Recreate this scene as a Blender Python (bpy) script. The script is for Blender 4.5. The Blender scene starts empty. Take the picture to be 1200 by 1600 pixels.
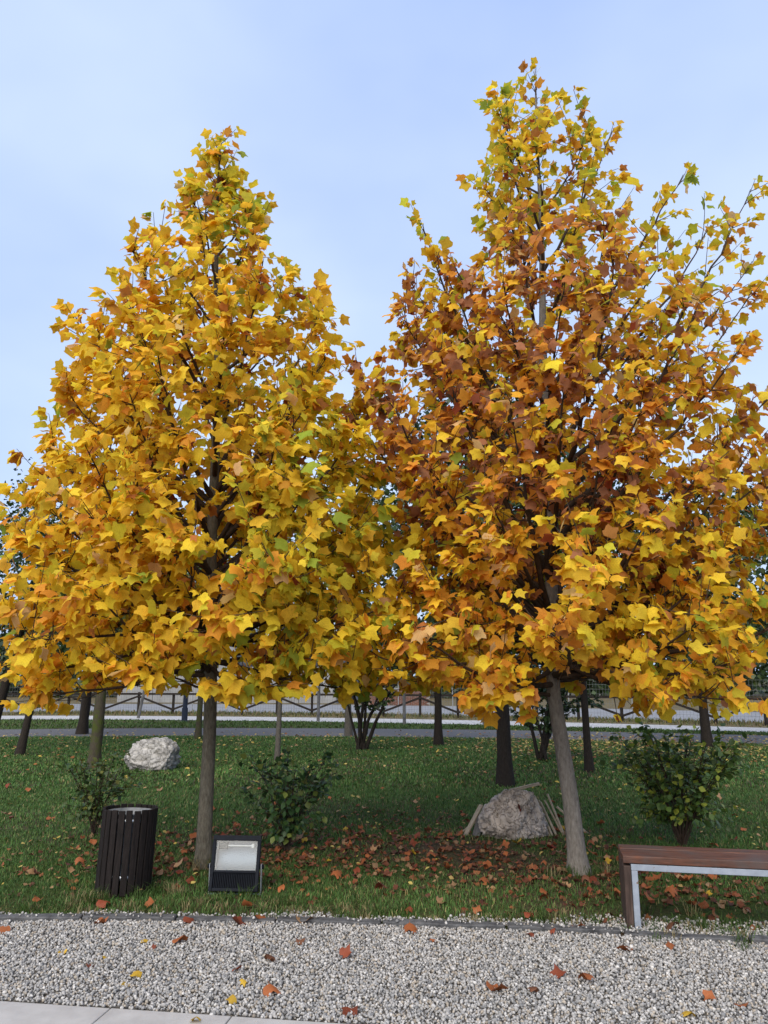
import bpy, bmesh, math, random
import numpy as np
from mathutils import Vector, Matrix, noise as mnoise

R = math.radians
rng = np.random.default_rng(11)
random.seed(11)
scene = bpy.context.scene
COL = scene.collection

# ------------------------------------------------------------------ camera
PITCH = 12.2
CAM_H = 1.6
cam_d = bpy.data.cameras.new('camera')
cam_d.sensor_fit = 'VERTICAL'
cam_d.sensor_height = 36.0
cam_d.sensor_width = 27.0
cam_d.lens = 27.0
cam_d.clip_end = 2000
cam = bpy.data.objects.new('camera', cam_d)
COL.objects.link(cam)
cam.location = (0, 0, CAM_H)
cam.rotation_euler = (R(90 + PITCH), 0, 0)
scene.camera = cam

# ------------------------------------------------------------------ sky and sun
SUN_EL, SUN_AZ = 42.0, 200.0          # compass-like: 180 = behind the camera
SUN_STRENGTH = 1.4
SKY_STRENGTH = 0.066
EXPOSURE = 1.48
world = bpy.data.worlds.new('World')
scene.world = world
world.use_nodes = True
wn, wl = world.node_tree.nodes, world.node_tree.links
wn.clear()
w_out = wn.new('ShaderNodeOutputWorld')
w_bg = wn.new('ShaderNodeBackground')
w_bg.inputs['Strength'].default_value = SKY_STRENGTH
w_sky = wn.new('ShaderNodeTexSky')
w_sky.sky_type = 'NISHITA'
w_sky.sun_disc = False
w_sky.sun_elevation = R(SUN_EL)
w_sky.sun_rotation = R(SUN_AZ)
w_sky.air_density = 1.2
w_sky.dust_density = 2.5
w_tc = wn.new('ShaderNodeTexCoord')
w_map = wn.new('ShaderNodeMapping')
w_map.inputs['Scale'].default_value = (1.0, 1.0, 1.9)
w_no = wn.new('ShaderNodeTexNoise')
w_no.inputs['Scale'].default_value = 1.7
w_no.inputs['Detail'].default_value = 4.0
w_no.inputs['Roughness'].default_value = 0.5
w_ramp = wn.new('ShaderNodeValToRGB')          # thin cloud sheet: denser and thinner veils
w_ramp.color_ramp.elements[0].position = 0.28
w_ramp.color_ramp.elements[1].position = 0.66
w_ramp.color_ramp.elements[0].color = (2.55, 3.5, 6.1, 1)
w_ramp.color_ramp.elements[1].color = (4.1, 4.95, 6.7, 1)
w_mix = wn.new('ShaderNodeMixRGB')
w_mix.inputs['Fac'].default_value = 0.8
wl.new(w_tc.outputs['Generated'], w_map.inputs['Vector'])
wl.new(w_map.outputs['Vector'], w_no.inputs['Vector'])
wl.new(w_no.outputs['Fac'], w_ramp.inputs['Fac'])
wl.new(w_sky.outputs['Color'], w_mix.inputs['Color1'])
wl.new(w_ramp.outputs['Color'], w_mix.inputs['Color2'])
wl.new(w_mix.outputs['Color'], w_bg.inputs['Color'])
wl.new(w_bg.outputs['Background'], w_out.inputs['Surface'])

sun_d = bpy.data.lights.new('sun', 'SUN')
sun_d.energy = SUN_STRENGTH
sun_d.angle = R(60)
sun_d.color = (1.0, 0.90, 0.74)
sun = bpy.data.objects.new('sun', sun_d)
COL.objects.link(sun)
_az, _el = R(SUN_AZ), R(SUN_EL)
sun_dir = Vector((math.sin(_az) * math.cos(_el), math.cos(_az) * math.cos(_el), math.sin(_el)))
sun.location = sun_dir * 30
sun.rotation_euler = sun_dir.to_track_quat('Z', 'Y').to_euler()

scene.view_settings.view_transform = 'Standard'
scene.view_settings.look = 'None'
scene.view_settings.exposure = EXPOSURE
scene.view_settings.gamma = 1.0
scene.view_settings.use_curve_mapping = False
scene.render.engine = 'CYCLES'
scene.cycles.max_bounces = 8
scene.cycles.diffuse_bounces = 5
scene.cycles.glossy_bounces = 2
scene.cycles.transmission_bounces = 4
scene.cycles.transparent_max_bounces = 6
scene.cycles.use_denoising = True
scene.cycles.caustics_reflective = False
scene.cycles.caustics_refractive = False


# ------------------------------------------------------------------ helpers
def tag(o, label=None, cat=None, group=None, kind=None):
    if label: o['label'] = label
    if cat: o['category'] = cat
    if group: o['group'] = group
    if kind: o['kind'] = kind
    return o


def empty(name, loc, rz=0.0):
    o = bpy.data.objects.new(name, None)
    o.empty_display_size = 0.1
    COL.objects.link(o)
    o.location = loc
    o.rotation_euler = (0, 0, rz)
    return o


def link_mesh(name, me, mat=None, parent=None):
    o = bpy.data.objects.new(name, me)
    COL.objects.link(o)
    if mat and not me.materials: me.materials.append(mat)
    if parent: o.parent = parent
    return o


def tri_mesh(name, V, F, smooth=False, col=None, uv=None):
    """big meshes straight from numpy arrays; F has 3 or 4 columns, or is a list of such arrays"""
    V = np.asarray(V, dtype=np.float32)
    Fs = F if isinstance(F, list) else [F]
    Fs = [np.asarray(f, dtype=np.int32) for f in Fs if len(f)]
    me = bpy.data.meshes.new(name)
    me.vertices.add(len(V))
    me.vertices.foreach_set('co', V.ravel())
    loops = np.concatenate([f.ravel() for f in Fs])
    tot = np.concatenate([np.full(len(f), f.shape[1], np.int32) for f in Fs])
    start = np.concatenate([[0], np.cumsum(tot)[:-1]]).astype(np.int32)
    me.loops.add(len(loops))
    me.loops.foreach_set('vertex_index', loops)
    me.polygons.add(len(tot))
    me.polygons.foreach_set('loop_start', start)
    me.polygons.foreach_set('loop_total', tot)
    if smooth:
        me.polygons.foreach_set('use_smooth', np.ones(len(tot), bool))
    if col is not None:
        at = me.attributes.new('Col', 'FLOAT_COLOR', 'POINT')
        at.data.foreach_set('color', np.asarray(col, np.float32).ravel())
    if uv is not None:
        u = me.uv_layers.new(name='UVMap')
        u.data.foreach_set('uv', np.asarray(uv, np.float32)[loops].ravel())
    me.update(calc_edges=True)
    me.validate()
    return me


def bm_obj(name, bm, mat, parent=None, smooth=False):
    me = bpy.data.meshes.new(name)
    bmesh.ops.recalc_face_normals(bm, faces=bm.faces)
    bm.to_mesh(me)
    bm.free()
    if smooth:
        me.polygons.foreach_set('use_smooth', np.ones(len(me.polygons), bool))
    return link_mesh(name, me, mat, parent)


def bm_box(bm, c, s, bevel=0.0, M=None, seg=1):
    r = bmesh.ops.create_cube(bm, size=1.0)
    vs = r['verts']
    bmesh.ops.scale(bm, vec=s, verts=vs)
    if bevel:
        es = list({e for v in vs for e in v.link_edges})
        b = bmesh.ops.bevel(bm, geom=es, offset=bevel, segments=seg, affect='EDGES', profile=0.5)
        vs = list({v for f in b['faces'] for v in f.verts} | {v for v in vs if v.is_valid})
    bmesh.ops.translate(bm, vec=c, verts=vs)
    if M is not None:
        bmesh.ops.transform(bm, matrix=M, verts=vs)
    return vs


def box_obj(name, c, s, mat, parent=None, bevel=0.0, M=None, seg=1):
    bm = bmesh.new()
    bm_box(bm, c, s, bevel, M, seg)
    return bm_obj(name, bm, mat, parent)


def frame_vectors(t):
    t = t / (np.linalg.norm(t) + 1e-9)
    a = np.array([0., 0., 1.]) if abs(t[2]) < 0.9 else np.array([1., 0., 0.])
    u = np.cross(a, t); u /= np.linalg.norm(u)
    return u, np.cross(t, u)


class Tubes:
    """many tapered tubes in one mesh"""
    def __init__(self): self.V, self.F, self.n = [], [], 0

    def add(self, pts, rad, sides=6, wob=0.0, cap=False):
        pts = np.asarray(pts, float); k = len(pts)
        tan = np.gradient(pts, axis=0)
        ang = np.arange(sides) * 2 * math.pi / sides
        for i in range(k):
            u, v = frame_vectors(tan[i])
            rr = rad[i] * (1 + wob * rng.standard_normal(sides))
            self.V.append(pts[i] + rr[:, None] * (np.cos(ang)[:, None] * u + np.sin(ang)[:, None] * v))
        for i in range(k - 1):
            a = self.n + i * sides + np.arange(sides)
            b = self.n + i * sides + (np.arange(sides) + 1) % sides
            self.F.append(np.stack([a, b, b + sides, a + sides], 1))
        self.n += k * sides
        if cap:
            for end in (0, k - 1):
                self.V.append(pts[end][None])
                a = self.n - k * sides if end == 0 else self.n - sides
                base = (self.n - k * sides) if end == 0 else (self.n - sides)
                if end: base = self.capbase
                else: self.capbase = self.n - sides
                idx = base + np.arange(sides)
                self.F.append(np.stack([idx, np.roll(idx, -1), np.full(sides, self.n), np.full(sides, self.n)], 1)[:, :4])
                self.n += 1

    def mesh(self, name, off=(0, 0, 0)):
        V = np.concatenate(self.V) - np.asarray(off)
        F = np.concatenate(self.F)
        quad = F[F[:, 2] != F[:, 3]]; tri = F[F[:, 2] == F[:, 3]][:, :3]
        return tri_mesh(name, V, [quad, tri], smooth=True)


def smooth_curve(p0, p1, p2, n):
    t = np.linspace(0, 1, n)[:, None]
    return (1 - t) ** 2 * p0 + 2 * t * (1 - t) * p1 + t ** 2 * p2


def ground_at(px, py, h=0.0):
    """where a spot read off the photograph stands on the ground (metres)"""
    a = R(PITCH)
    d = np.array([(px - 600) / 1200, 1.0, -(py - 800) / 1200])
    y = d[1] * math.cos(a) - d[2] * math.sin(a)
    z = d[1] * math.sin(a) + d[2] * math.cos(a)
    t = (h - CAM_H) / z
    return np.array([d[0] * t, y * t, h])


def project(P):
    a = R(PITCH)
    Q = np.asarray(P) - np.array([0, 0, CAM_H])
    depth = Q[:, 1] * math.cos(a) + Q[:, 2] * math.sin(a)
    up = -Q[:, 1] * math.sin(a) + Q[:, 2] * math.cos(a)
    return 600 + 1200 * Q[:, 0] / depth, 800 - 1200 * up / depth, depth


# ------------------------------------------------------------------ materials
class Mat:
    def __init__(self, name, rough=0.8, spec=0.3):
        self.m = bpy.data.materials.new(name)
        self.m.use_nodes = True
        self.t = self.m.node_tree
        self.b = self.t.nodes['Principled BSDF']
        self.b.inputs['Roughness'].default_value = rough
        self.b.inputs['Specular IOR Level'].default_value = spec

    def n(self, typ, **kw):
        nd = self.t.nodes.new(typ)
        for k, v in kw.items():
            if k in nd.inputs: nd.inputs[k].default_value = v
            else: setattr(nd, k, v)
        return nd

    def l(self, a, b): self.t.links.new(a, b); return b

    def coord(self, which='Object', scale=(1, 1, 1)):
        tc = self.n('ShaderNodeTexCoord'); mp = self.n('ShaderNodeMapping')
        mp.inputs['Scale'].default_value = scale
        self.l(tc.outputs[which], mp.inputs['Vector'])
        return mp.outputs['Vector']

    def noise(self, vec, scale, detail=4, rough=0.55, w=None):
        nd = self.n('ShaderNodeTexNoise', Scale=scale, Detail=detail, Roughness=rough)
        if vec is not None: self.l(vec, nd.inputs['Vector'])
        return nd.outputs['Fac']

    def ramp(self, fac, stops):
        nd = self.n('ShaderNodeValToRGB'); e = nd.color_ramp.elements
        while len(e) < len(stops): e.new(0.5)
        for i, (p, c) in enumerate(stops):
            e[i].position = p
            e[i].color = (*c, 1) if len(c) == 3 else c
        self.l(fac, nd.inputs['Fac'])
        return nd.outputs['Color']

    def mix(self, fac, a, b, mode='MIX'):
        nd = self.n('ShaderNodeMixRGB', blend_type=mode)
        for s, v in (('Fac', fac), ('Color1', a), ('Color2', b)):
            if hasattr(v, 'links'): self.l(v, nd.inputs[s])
            else: nd.inputs[s].default_value = v if s == 'Fac' else (*v, 1)
        return nd.outputs['Color']

    def math(self, op, a, b=0.0, c=None):
        nd = self.n('ShaderNodeMath', operation=op)
        for i, v in enumerate((a, b, c)):
            if v is None: continue
            if hasattr(v, 'links'): self.l(v, nd.inputs[i])
            else: nd.inputs[i].default_value = v
        return nd.outputs['Value']

    def base(self, c):
        if hasattr(c, 'links'): self.l(c, self.b.inputs['Base Color'])
        else: self.b.inputs['Base Color'].default_value = (*c, 1)
        return self

    def bump(self, h, strength=0.4, dist=0.01):
        nd = self.n('ShaderNodeBump', Strength=strength, Distance=dist)
        self.l(h, nd.inputs['Height'])
        self.l(nd.outputs['Normal'], self.b.inputs['Normal'])
        return self

    def translucent(self, color, fac):
        tr = self.n('ShaderNodeBsdfTranslucent')
        if hasattr(color, 'links'): self.l(color, tr.inputs['Color'])
        ms = self.n('ShaderNodeMixShader'); ms.inputs['Fac'].default_value = fac
        self.l(self.b.outputs[0], ms.inputs[1]); self.l(tr.outputs[0], ms.inputs[2])
        self.l(ms.outputs[0], self.t.nodes['Material Output'].inputs['Surface'])
        return self


def simple_mat(name, c1, c2, scale=8, rough=0.75, spec=0.3, bump=0.3, stretch=(1, 1, 1), dist=0.01, detail=6):
    m = Mat(name, rough, spec)
    v = m.coord('Object', stretch)
    f = m.noise(v, scale, detail, 0.62)
    m.base(m.ramp(f, [(0.32, c1), (0.68, c2)]))
    if bump: m.bump(f, bump, dist)
    return m.m


def attr_leaf_mat(name, veins=True, trans=0.5, rough=0.62, spec=0.18):
    m = Mat(name, rough, spec)
    at = m.n('ShaderNodeAttribute', attribute_name='Col')
    oi = m.n('ShaderNodeObjectInfo')
    col = at.outputs['Color']
    if veins:
        uv = m.n('ShaderNodeUVMap')
        sp = m.n('ShaderNodeSeparateXYZ'); m.l(uv.outputs['UV'], sp.inputs['Vector'])
        ax = m.math('ABSOLUTE', sp.outputs['X'])
        lat = m.math('SUBTRACT', sp.outputs['Y'], m.math('MULTIPLY', ax, 0.85))
        fr = m.math('FRACT', m.math('MULTIPLY', lat, 6.0))
        v1 = m.math('LESS_THAN', m.math('ABSOLUTE', m.math('SUBTRACT', fr, 0.5)), 0.075)
        v2 = m.math('LESS_THAN', ax, 0.014)
        vein = m.math('MAXIMUM', v1, v2)
        # browning: blotches and edges, different on every leaf
        off = m.n('ShaderNodeCombineXYZ')
        m.l(m.math('MULTIPLY', m.math('ADD', at.outputs['Alpha'], oi.outputs['Random']), 37.0), off.inputs['Z'])
        ad = m.n('ShaderNodeVectorMath', operation='ADD')
        m.l(uv.outputs['UV'], ad.inputs[0]); m.l(off.outputs['Vector'], ad.inputs[1])
        no = m.noise(ad.outputs['Vector'], 5.0, 5, 0.65)
        soft = m.noise(ad.outputs['Vector'], 1.6, 2, 0.5)
        blot = m.n('ShaderNodeMapRange'); m.l(no, blot.inputs['Value'])
        blot.inputs['From Min'].default_value = 0.54; blot.inputs['From Max'].default_value = 0.74
        brown = m.mix(0.5, col, (0.20, 0.055, 0.012), 'MIX')
        c = m.mix(m.math('MULTIPLY', blot.outputs['Result'], 0.75), col, brown)
        c = m.mix(m.math('MULTIPLY', vein, 0.28), c, m.mix(0.6, col, (0.25, 0.08, 0.015)))
        c = m.mix(0.55, c, m.mix(1.0, c, m.ramp(soft, [(0.3, (0.80, 0.74, 0.66)), (0.7, (1.15, 1.16, 1.12))]), 'MULTIPLY'))
        col = c
        m.bump(m.math('ADD', no, m.math('MULTIPLY', vein, -0.5)), 0.25, 0.006)
    m.base(col)
    m.translucent(col, trans)
    return m.m


M = {}
M['leaf'] = attr_leaf_mat('autumn_leaf')
M['dry_leaf'] = attr_leaf_mat('dry_leaf', trans=0.15, rough=0.65, spec=0.25)
M['green_leaf'] = attr_leaf_mat('green_leaf', veins=False, trans=0.25, rough=0.45, spec=0.4)
M['grass'] = attr_leaf_mat('grass_blade', veins=False, trans=0.2, rough=0.6, spec=0.25)
m = Mat('pebble', 0.7, 0.3)
at = m.n('ShaderNodeAttribute', attribute_name='Col')
f = m.noise(m.coord('Object'), 160, 3, 0.6)
m.base(m.mix(0.6, at.outputs['Color'], m.mix(1.0, at.outputs['Color'], m.ramp(f, [(0.3, (0.65, 0.63, 0.6)), (0.7, (1.15, 1.15, 1.15))]), 'MULTIPLY')))
M['pebble'] = m.m


def bark_mat(name, c1, c2, c3, vs=3.0, scale=18, bump=0.6, moss=None):
    m = Mat(name, 0.9, 0.15)
    v = m.coord('Object', (vs, vs, 1.0))
    f = m.noise(v, scale, 8, 0.68)
    g = m.noise(m.coord('Object'), 3.0, 3, 0.5)
    c = m.ramp(f, [(0.30, c1), (0.55, c2), (0.75, c3)])
    c = m.mix(m.math('MULTIPLY', g, 0.5), c, c2)
    if moss:
        q = m.n('ShaderNodeMapRange'); m.l(m.noise(m.coord('Object'), 7.0, 5, 0.6), q.inputs['Value'])
        q.inputs['From Min'].default_value = 0.45; q.inputs['From Max'].default_value = 0.62
        c = m.mix(q.outputs['Result'], c, moss)
    m.base(c)
    m.bump(f, bump, 0.012)
    return m.m


M['bark_tulip_left'] = bark_mat('bark_tulip_left', (0.05, 0.044, 0.034), (0.14, 0.128, 0.10), (0.22, 0.205, 0.17), bump=1.0, moss=None)
M['bark_tulip_right'] = bark_mat('bark_tulip_right', (0.09, 0.08, 0.07), (0.20, 0.183, 0.162), (0.30, 0.28, 0.25), bump=1.0)
M['bark_dark'] = bark_mat('bark_dark', (0.012, 0.010, 0.009), (0.028, 0.023, 0.019), (0.05, 0.042, 0.035))
M['bark_grey'] = bark_mat('bark_grey', (0.05, 0.046, 0.04), (0.10, 0.092, 0.08), (0.16, 0.15, 0.13))
M['bark_moss'] = bark_mat('bark_moss', (0.03, 0.026, 0.02), (0.06, 0.052, 0.038), (0.10, 0.09, 0.06), moss=(0.055, 0.07, 0.016))
M['twig'] = simple_mat('twig_bark', (0.035, 0.024, 0.018), (0.075, 0.052, 0.038), 20, 0.85, 0.2, 0.2)

# ------------------------------------------------------------------ the ground
def kerb_y(x):          # line of the stone edging between lawn and gravel
    x = np.asarray(x, float)
    return 5.54 - 0.098 * x - 0.024 * x * x


def path_y(x):
    x = np.clip(np.asarray(x, float), -24, 18)
    return 23.8 - 0.13 * x - 0.013 * x * x


def pave_y(x):
    x = np.clip(np.asarray(x, float), -24, 18)
    return 30.2 - 0.33 * x - 0.011 * x * x


def paving_y(x):        # front edge of the pale paving
    return 4.015 - 0.149 * np.asarray(x, float)


m = Mat('lawn_soil', 0.95, 0.1)
v = m.coord('Object')
big = m.noise(v, 0.55, 5, 0.6); fine = m.noise(v, 26, 6, 0.7)
soil = m.ramp(fine, [(0.3, (0.03, 0.021, 0.013)), (0.7, (0.11, 0.08, 0.05))])
turf = m.ramp(fine, [(0.3, (0.022, 0.036, 0.010)), (0.7, (0.07, 0.10, 0.026))])
q = m.n('ShaderNodeMapRange'); m.l(big, q.inputs['Value'])
q.inputs['From Min'].default_value = 0.42; q.inputs['From Max'].default_value = 0.58
m.base(m.mix(q.outputs['Result'], soil, turf)).bump(fine, 0.6, 0.03)
M['lawn'] = m.m

gx = np.unique(np.concatenate([np.linspace(-400, -14, 16), np.linspace(-14, 14, 57), np.linspace(14, 400, 16)]))
gy = np.unique(np.concatenate([np.linspace(-60, 2, 6), np.linspace(2, 26, 49), np.linspace(26, 90, 17), np.linspace(90, 900, 8)]))
GX, GY = np.meshgrid(gx, gy)
GZ = np.zeros_like(GX)
V = np.stack([GX.ravel(), GY.ravel(), GZ.ravel()], 1)
nx, ny = len(gx), len(gy)
ii = (np.arange(ny - 1)[:, None] * nx + np.arange(nx - 1)[None]).ravel()
lawn = link_mesh('lawn_ground', tri_mesh('lawn_ground', V, np.stack([ii, ii + 1, ii + nx + 1, ii + nx], 1), True), M['lawn'])
tag(lawn, kind='structure')


def strip(name, near, far, x0, x1, n, z, mat):
    xs = np.linspace(x0, x1, n)
    V = np.concatenate([np.stack([xs, near(xs), np.full(n, z)], 1), np.stack([xs, far(xs), np.full(n, z)], 1)])
    i = np.arange(n - 1)
    o = link_mesh(name, tri_mesh(name, V, np.stack([i, i + 1, i + 1 + n, i + n], 1), True), mat)
    return tag(o, kind='structure')


m = Mat('gravel_sand', 0.95, 0.1)
f = m.noise(m.coord('Object'), 90, 6, 0.7)
m.base(m.ramp(f, [(0.3, (0.05, 0.044, 0.037)), (0.55, (0.17, 0.158, 0.14)), (0.75, (0.27, 0.255, 0.235))])).bump(f, 0.7, 0.01)
M['gravel_bed'] = m.m
strip('gravel_bed', lambda x: np.full_like(x, 1.0), lambda x: kerb_y(x) - 0.03, -9, 7, 60, 0.004, M['gravel_bed'])
M['asphalt'] = simple_mat('asphalt', (0.07, 0.068, 0.07), (0.13, 0.128, 0.13), 30, 0.9, 0.2, 0.4)
M['road'] = simple_mat('road_asphalt', (0.17, 0.175, 0.185), (0.25, 0.255, 0.265), 1.2, 0.85, 0.2, 0.2)
strip('asphalt_path', lambda x: path_y(x) - 1.8, lambda x: path_y(x) + 1.8, -45, 34, 120, 0.006, M['asphalt'])
m = Mat('block_paving', 0.85, 0.2)
v = m.coord('Object')
br = m.n('ShaderNodeTexBrick', Scale=1.0); m.l(v, br.inputs['Vector'])
br.inputs['Color1'].default_value = (0.46, 0.45, 0.44, 1); br.inputs['Color2'].default_value = (0.38, 0.375, 0.37, 1)
br.inputs['Mortar'].default_value = (0.13, 0.13, 0.12, 1)
br.inputs['Brick Width'].default_value = 0.5; br.inputs['Row Height'].default_value = 0.25
br.inputs['Mortar Size'].default_value = 0.012
m.base(br.outputs['Color'])
M['blocks'] = m.m
strip('pavement', lambda x: pave_y(x) - 1.55, lambda x: pave_y(x) + 1.4, -45, 34, 120, 0.02, M['blocks'])
M['verge'] = simple_mat('dry_verge', (0.07, 0.055, 0.03), (0.17, 0.14, 0.075), 2.5, 0.95, 0.1, 0.4)
strip('dry_verge', lambda x: pave_y(x) + 1.42, lambda x: pave_y(x) + 5.4, -45, 34, 120, 0.008, M['verge'])
strip('road', lambda x: pave_y(x) + 5.42, lambda x: pave_y(x) + 17.0, -45, 34, 120, 0.012, M['road'])
strip('dry_field', lambda x: pave_y(x) + 17.02, lambda x: pave_y(x) + 60.0, -60, 60, 60, 0.010, M['verge'])

# stone edging, stone by stone
M['slate'] = simple_mat('slate_edging', (0.04, 0.041, 0.044), (0.12, 0.122, 0.127), 14, 0.8, 0.3, 0.5)
kerb = empty('kerb', (0, 5.5, 0)); tag(kerb, kind='structure')
xk = -4.3
while xk < 4.2:
    L = random.uniform(0.62, 0.98)
    xm = xk + L / 2
    ya, yb = float(kerb_y(xk)), float(kerb_y(xk + L))
    bm = bmesh.new()
    ang = math.atan2(yb - ya, L) + random.uniform(-0.012, 0.012)
    Mx = Matrix.Translation((xm, (ya + yb) / 2 - 5.5 + random.uniform(-.008, .008), random.uniform(-0.008, 0.006))) @ Matrix.Rotation(ang, 4, 'Z') @ Matrix.Rotation(random.uniform(-.03, .03), 4, 'X')
    vs = bm_box(bm, (0, 0, 0.0), (L - 0.012, 0.075, 0.07), 0.006)
    bmesh.ops.subdivide_edges(bm, edges=[e for e in bm.edges if e.calc_length() > 0.3], cuts=5)
    for v_ in bm.verts:
        v_.co += Vector((0, 0.005, 0.004)) * mnoise.noise(v_.co * 9 + Vector((xk, 0, 0))) * 1.5
    bmesh.ops.transform(bm, matrix=Mx, verts=bm.verts)
    bm_obj('kerb_stone', bm, M['slate'], kerb)
    xk += L

# pale paving slabs at the near edge
m = Mat('pale_stone', 0.55, 0.35)
v = m.coord('Object')
f = m.noise(v, 5, 7, 0.65); g = m.noise(v, 60, 4, 0.7)
c = m.ramp(f, [(0.3, (0.32, 0.31, 0.30)), (0.7, (0.45, 0.44, 0.425))])
q = m.n('ShaderNodeMapRange'); m.l(g, q.inputs['Value'])
q.inputs['From Min'].default_value = 0.62; q.inputs['From Max'].default_value = 0.72
m.base(m.mix(m.math('MULTIPLY', q.outputs['Result'], 0.5), c, (0.28, 0.25, 0.21))).bump(g, 0.15, 0.003)
M['pale_stone'] = m.m
paving = empty('stone_paving', (0, 4.01, 0)); tag(paving, kind='structure')
pu = Vector((1, -0.149, 0)).normalized(); pv = Vector((0.149, 1, 0)).normalized()
for row in range(4):
    for k in range(-7, 6):
        cx = k * 0.62 + 0.27 * (row % 2) + 0.19
        c = pu * cx - pv * (0.2 + row * 0.404)
        bm = bmesh.new()
        Mx = Matrix.Translation((c.x, c.y, -0.011 + random.uniform(-.0015, .0015))) @ Matrix.Rotation(math.atan2(pu.y, pu.x), 4, 'Z')
        bm_box(bm, (0, 0, 0), (0.614, 0.398, 0.05), 0.003, Mx)
        bm_obj('paving_slab', bm, M['pale_stone'], paving)

# ------------------------------------------------------------------ leaf templates
HALF_A = [(.27, -.03), (.45, .06), (.53, .25), (.46, .40), (.42, .54), (.46, .68), (.37, .90), (.17, .84)]      # broad, shallow lobes
HALF_B = [(.25, -.05), (.43, .05), (.56, .27), (.41, .41), (.36, .53), (.44, .70), (.40, .97), (.18, .83)]      # deeper lobes
MID = [(0, .02), (0, .3), (0, .56), (0, .80)]


def tulip_template(fold, droop, curl, asym, wave, seed, w=1.0):
    r = random.Random(seed)
    mixb = r.random()
    HALF = [(w * (a[0] + (b[0] - a[0]) * mixb), a[1] + (b[1] - a[1]) * mixb) for a, b in zip(HALF_A, HALF_B)]
    pts, uv = [], []
    for x, y in MID: pts.append((x, y)); uv.append((x, y))
    for s in (1, -1):
        for x, y in HALF:
            pts.append((s * x * (1 + asym * s) + r.uniform(-.035, .035), y + r.uniform(-.035, .035))); uv.append((s * x, y))
    V = []
    for x, y in pts:
        z = -fold * abs(x) - droop * y * y - curl * x * x * (1 + y) + wave * math.sin(7 * y + 5 * x + seed) * (abs(x) + 0.1)
        V.append((x, y * (1 - 0.25 * droop), z))
    F = []
    for h in range(2):
        p = lambda i: 4 + h * 8 + i
        T = [(0, p(0), 1), (p(0), p(1), 1), (p(1), p(3), 1), (p(1), p(2), p(3)), (1, p(3), 2), (p(3), p(4), 2),
             (2, p(4), p(7)), (p(4), p(5), p(7)), (p(5), p(6), p(7)), (2, p(7), 3)]
        F += [t if h == 0 else t[::-1] for t in T]
    # petiole
    k = len(V)
    V += [(-.012, .03, 0), (.012, .03, 0), (.010, -.30, .05), (-.010, -.30, .05)]
    uv += [(0, .02)] * 4
    F += [(k, k + 2, k + 1), (k, k + 3, k + 2)]
    return np.array(V), np.array(F), np.array(uv)


LEAF = [tulip_template(f_, d_, c_, a_, w_, k_, sc_) for f_, d_, c_, a_, w_, k_, sc_ in (
    (.12, .10, .12, .06, .03, 1, 1.0), (.26, .16, .05, -.05, .04, 2, .9), (-.05, .24, .2, .02, .05, 3, 1.05), (.40, .08, .0, .08, .03, 14, .95),
    (.04, .34, .1, -.10, .05, 5, 1.0), (-.18, .08, .3, 0, .04, 16, .85), (.55, .15, 0, .1, .04, 17, 1.0), (.08, .05, .05, -.04, .06, 18, 1.08), (.2, .5, .1, .12, .08, 19, .8))]
DRY = [tulip_template(-.30, .25, -.35, .1, .12, 7), tulip_template(.35, .35, .6, -.1, .16, 8), tulip_template(-.60, .15, -.1, .05, .14, 9),
       tulip_template(.1, .5, -.6, .05, .18, 10), tulip_template(.55, .2, .3, -.05, .16, 12)]


def ovate_template(w=0.42, fold=0.15, droop=0.2):
    pts = [(0, 0), (w * .75, .25), (w, .5 * .9), (w * .6, .75), (0, 1), (-w * .6, .75), (-w, .45), (-w * .75, .25), (0, .5)]
    V = [(x, y, fold * abs(x) - droop * y * y) for x, y in pts]
    F = [(8, i, (i + 1) % 8) for i in range(8)]
    return np.array(V), np.array(F), np.array(pts)


def quad_template(w=0.4, fold=0.2):
    pts = [(0, 0), (w, .45), (0, 1), (-w, .45)]
    V = [(x, y, fold * abs(x)) for x, y in pts]
    return np.array(V), np.array([(0, 1, 2), (0, 2, 3)]), np.array(pts)


OVATE = [ovate_template(), ovate_template(.36, .25, .05), ovate_template(.46, -.1, .35)]
QUAD = [quad_template(), quad_template(.5, .3)]


def nrm(a): return a / (np.linalg.norm(a, axis=-1, keepdims=True) + 1e-9)


def scatter_leaves(name, tmpl, P, D, N, S, var, col, off=(0, 0, 0), smooth=True):
    """all leaves of one mass as one mesh; D = base-to-tip direction, N = upper face"""
    D = nrm(D); N = nrm(N - (N * D).sum(1, keepdims=True) * D); T = np.cross(D, N)
    Vs, Fs, Cs, Us, n = [], [], [], [], 0
    for k, (tv, tf, tu) in enumerate(tmpl):
        sel = np.where(var == k)[0]
        if not len(sel): continue
        m_ = len(tv)
        W = P[sel, None, :] + S[sel, None, None] * (tv[None, :, 0:1] * T[sel, None] + tv[None, :, 1:2] * D[sel, None] + tv[None, :, 2:3] * N[sel, None])
        Vs.append(W.reshape(-1, 3) - np.asarray(off))
        Fs.append((tf[None] + (n + np.arange(len(sel)) * m_)[:, None, None]).reshape(-1, 3))
        Cs.append(np.repeat(col[sel], m_, 0)); Us.append(np.tile(tu, (len(sel), 1)))
        n += len(sel) * m_
    return tri_mesh(name, np.concatenate(Vs), np.concatenate(Fs), smooth, np.concatenate(Cs), np.concatenate(Us))


_leaf_cache = {}


def single_leaf_mesh(tmpl, key, k, ci, color, mat):
    kk = (key, k, ci)
    if kk not in _leaf_cache:
        tv, tf, tu = tmpl[k]
        me = tri_mesh('leaf', tv, tf, True, np.tile(np.array([*color, (ci * 0.137) % 1.0]), (len(tv), 1)), tu)
        me.materials.append(mat)
        _leaf_cache[kk] = me
    return _leaf_cache[kk]


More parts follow.
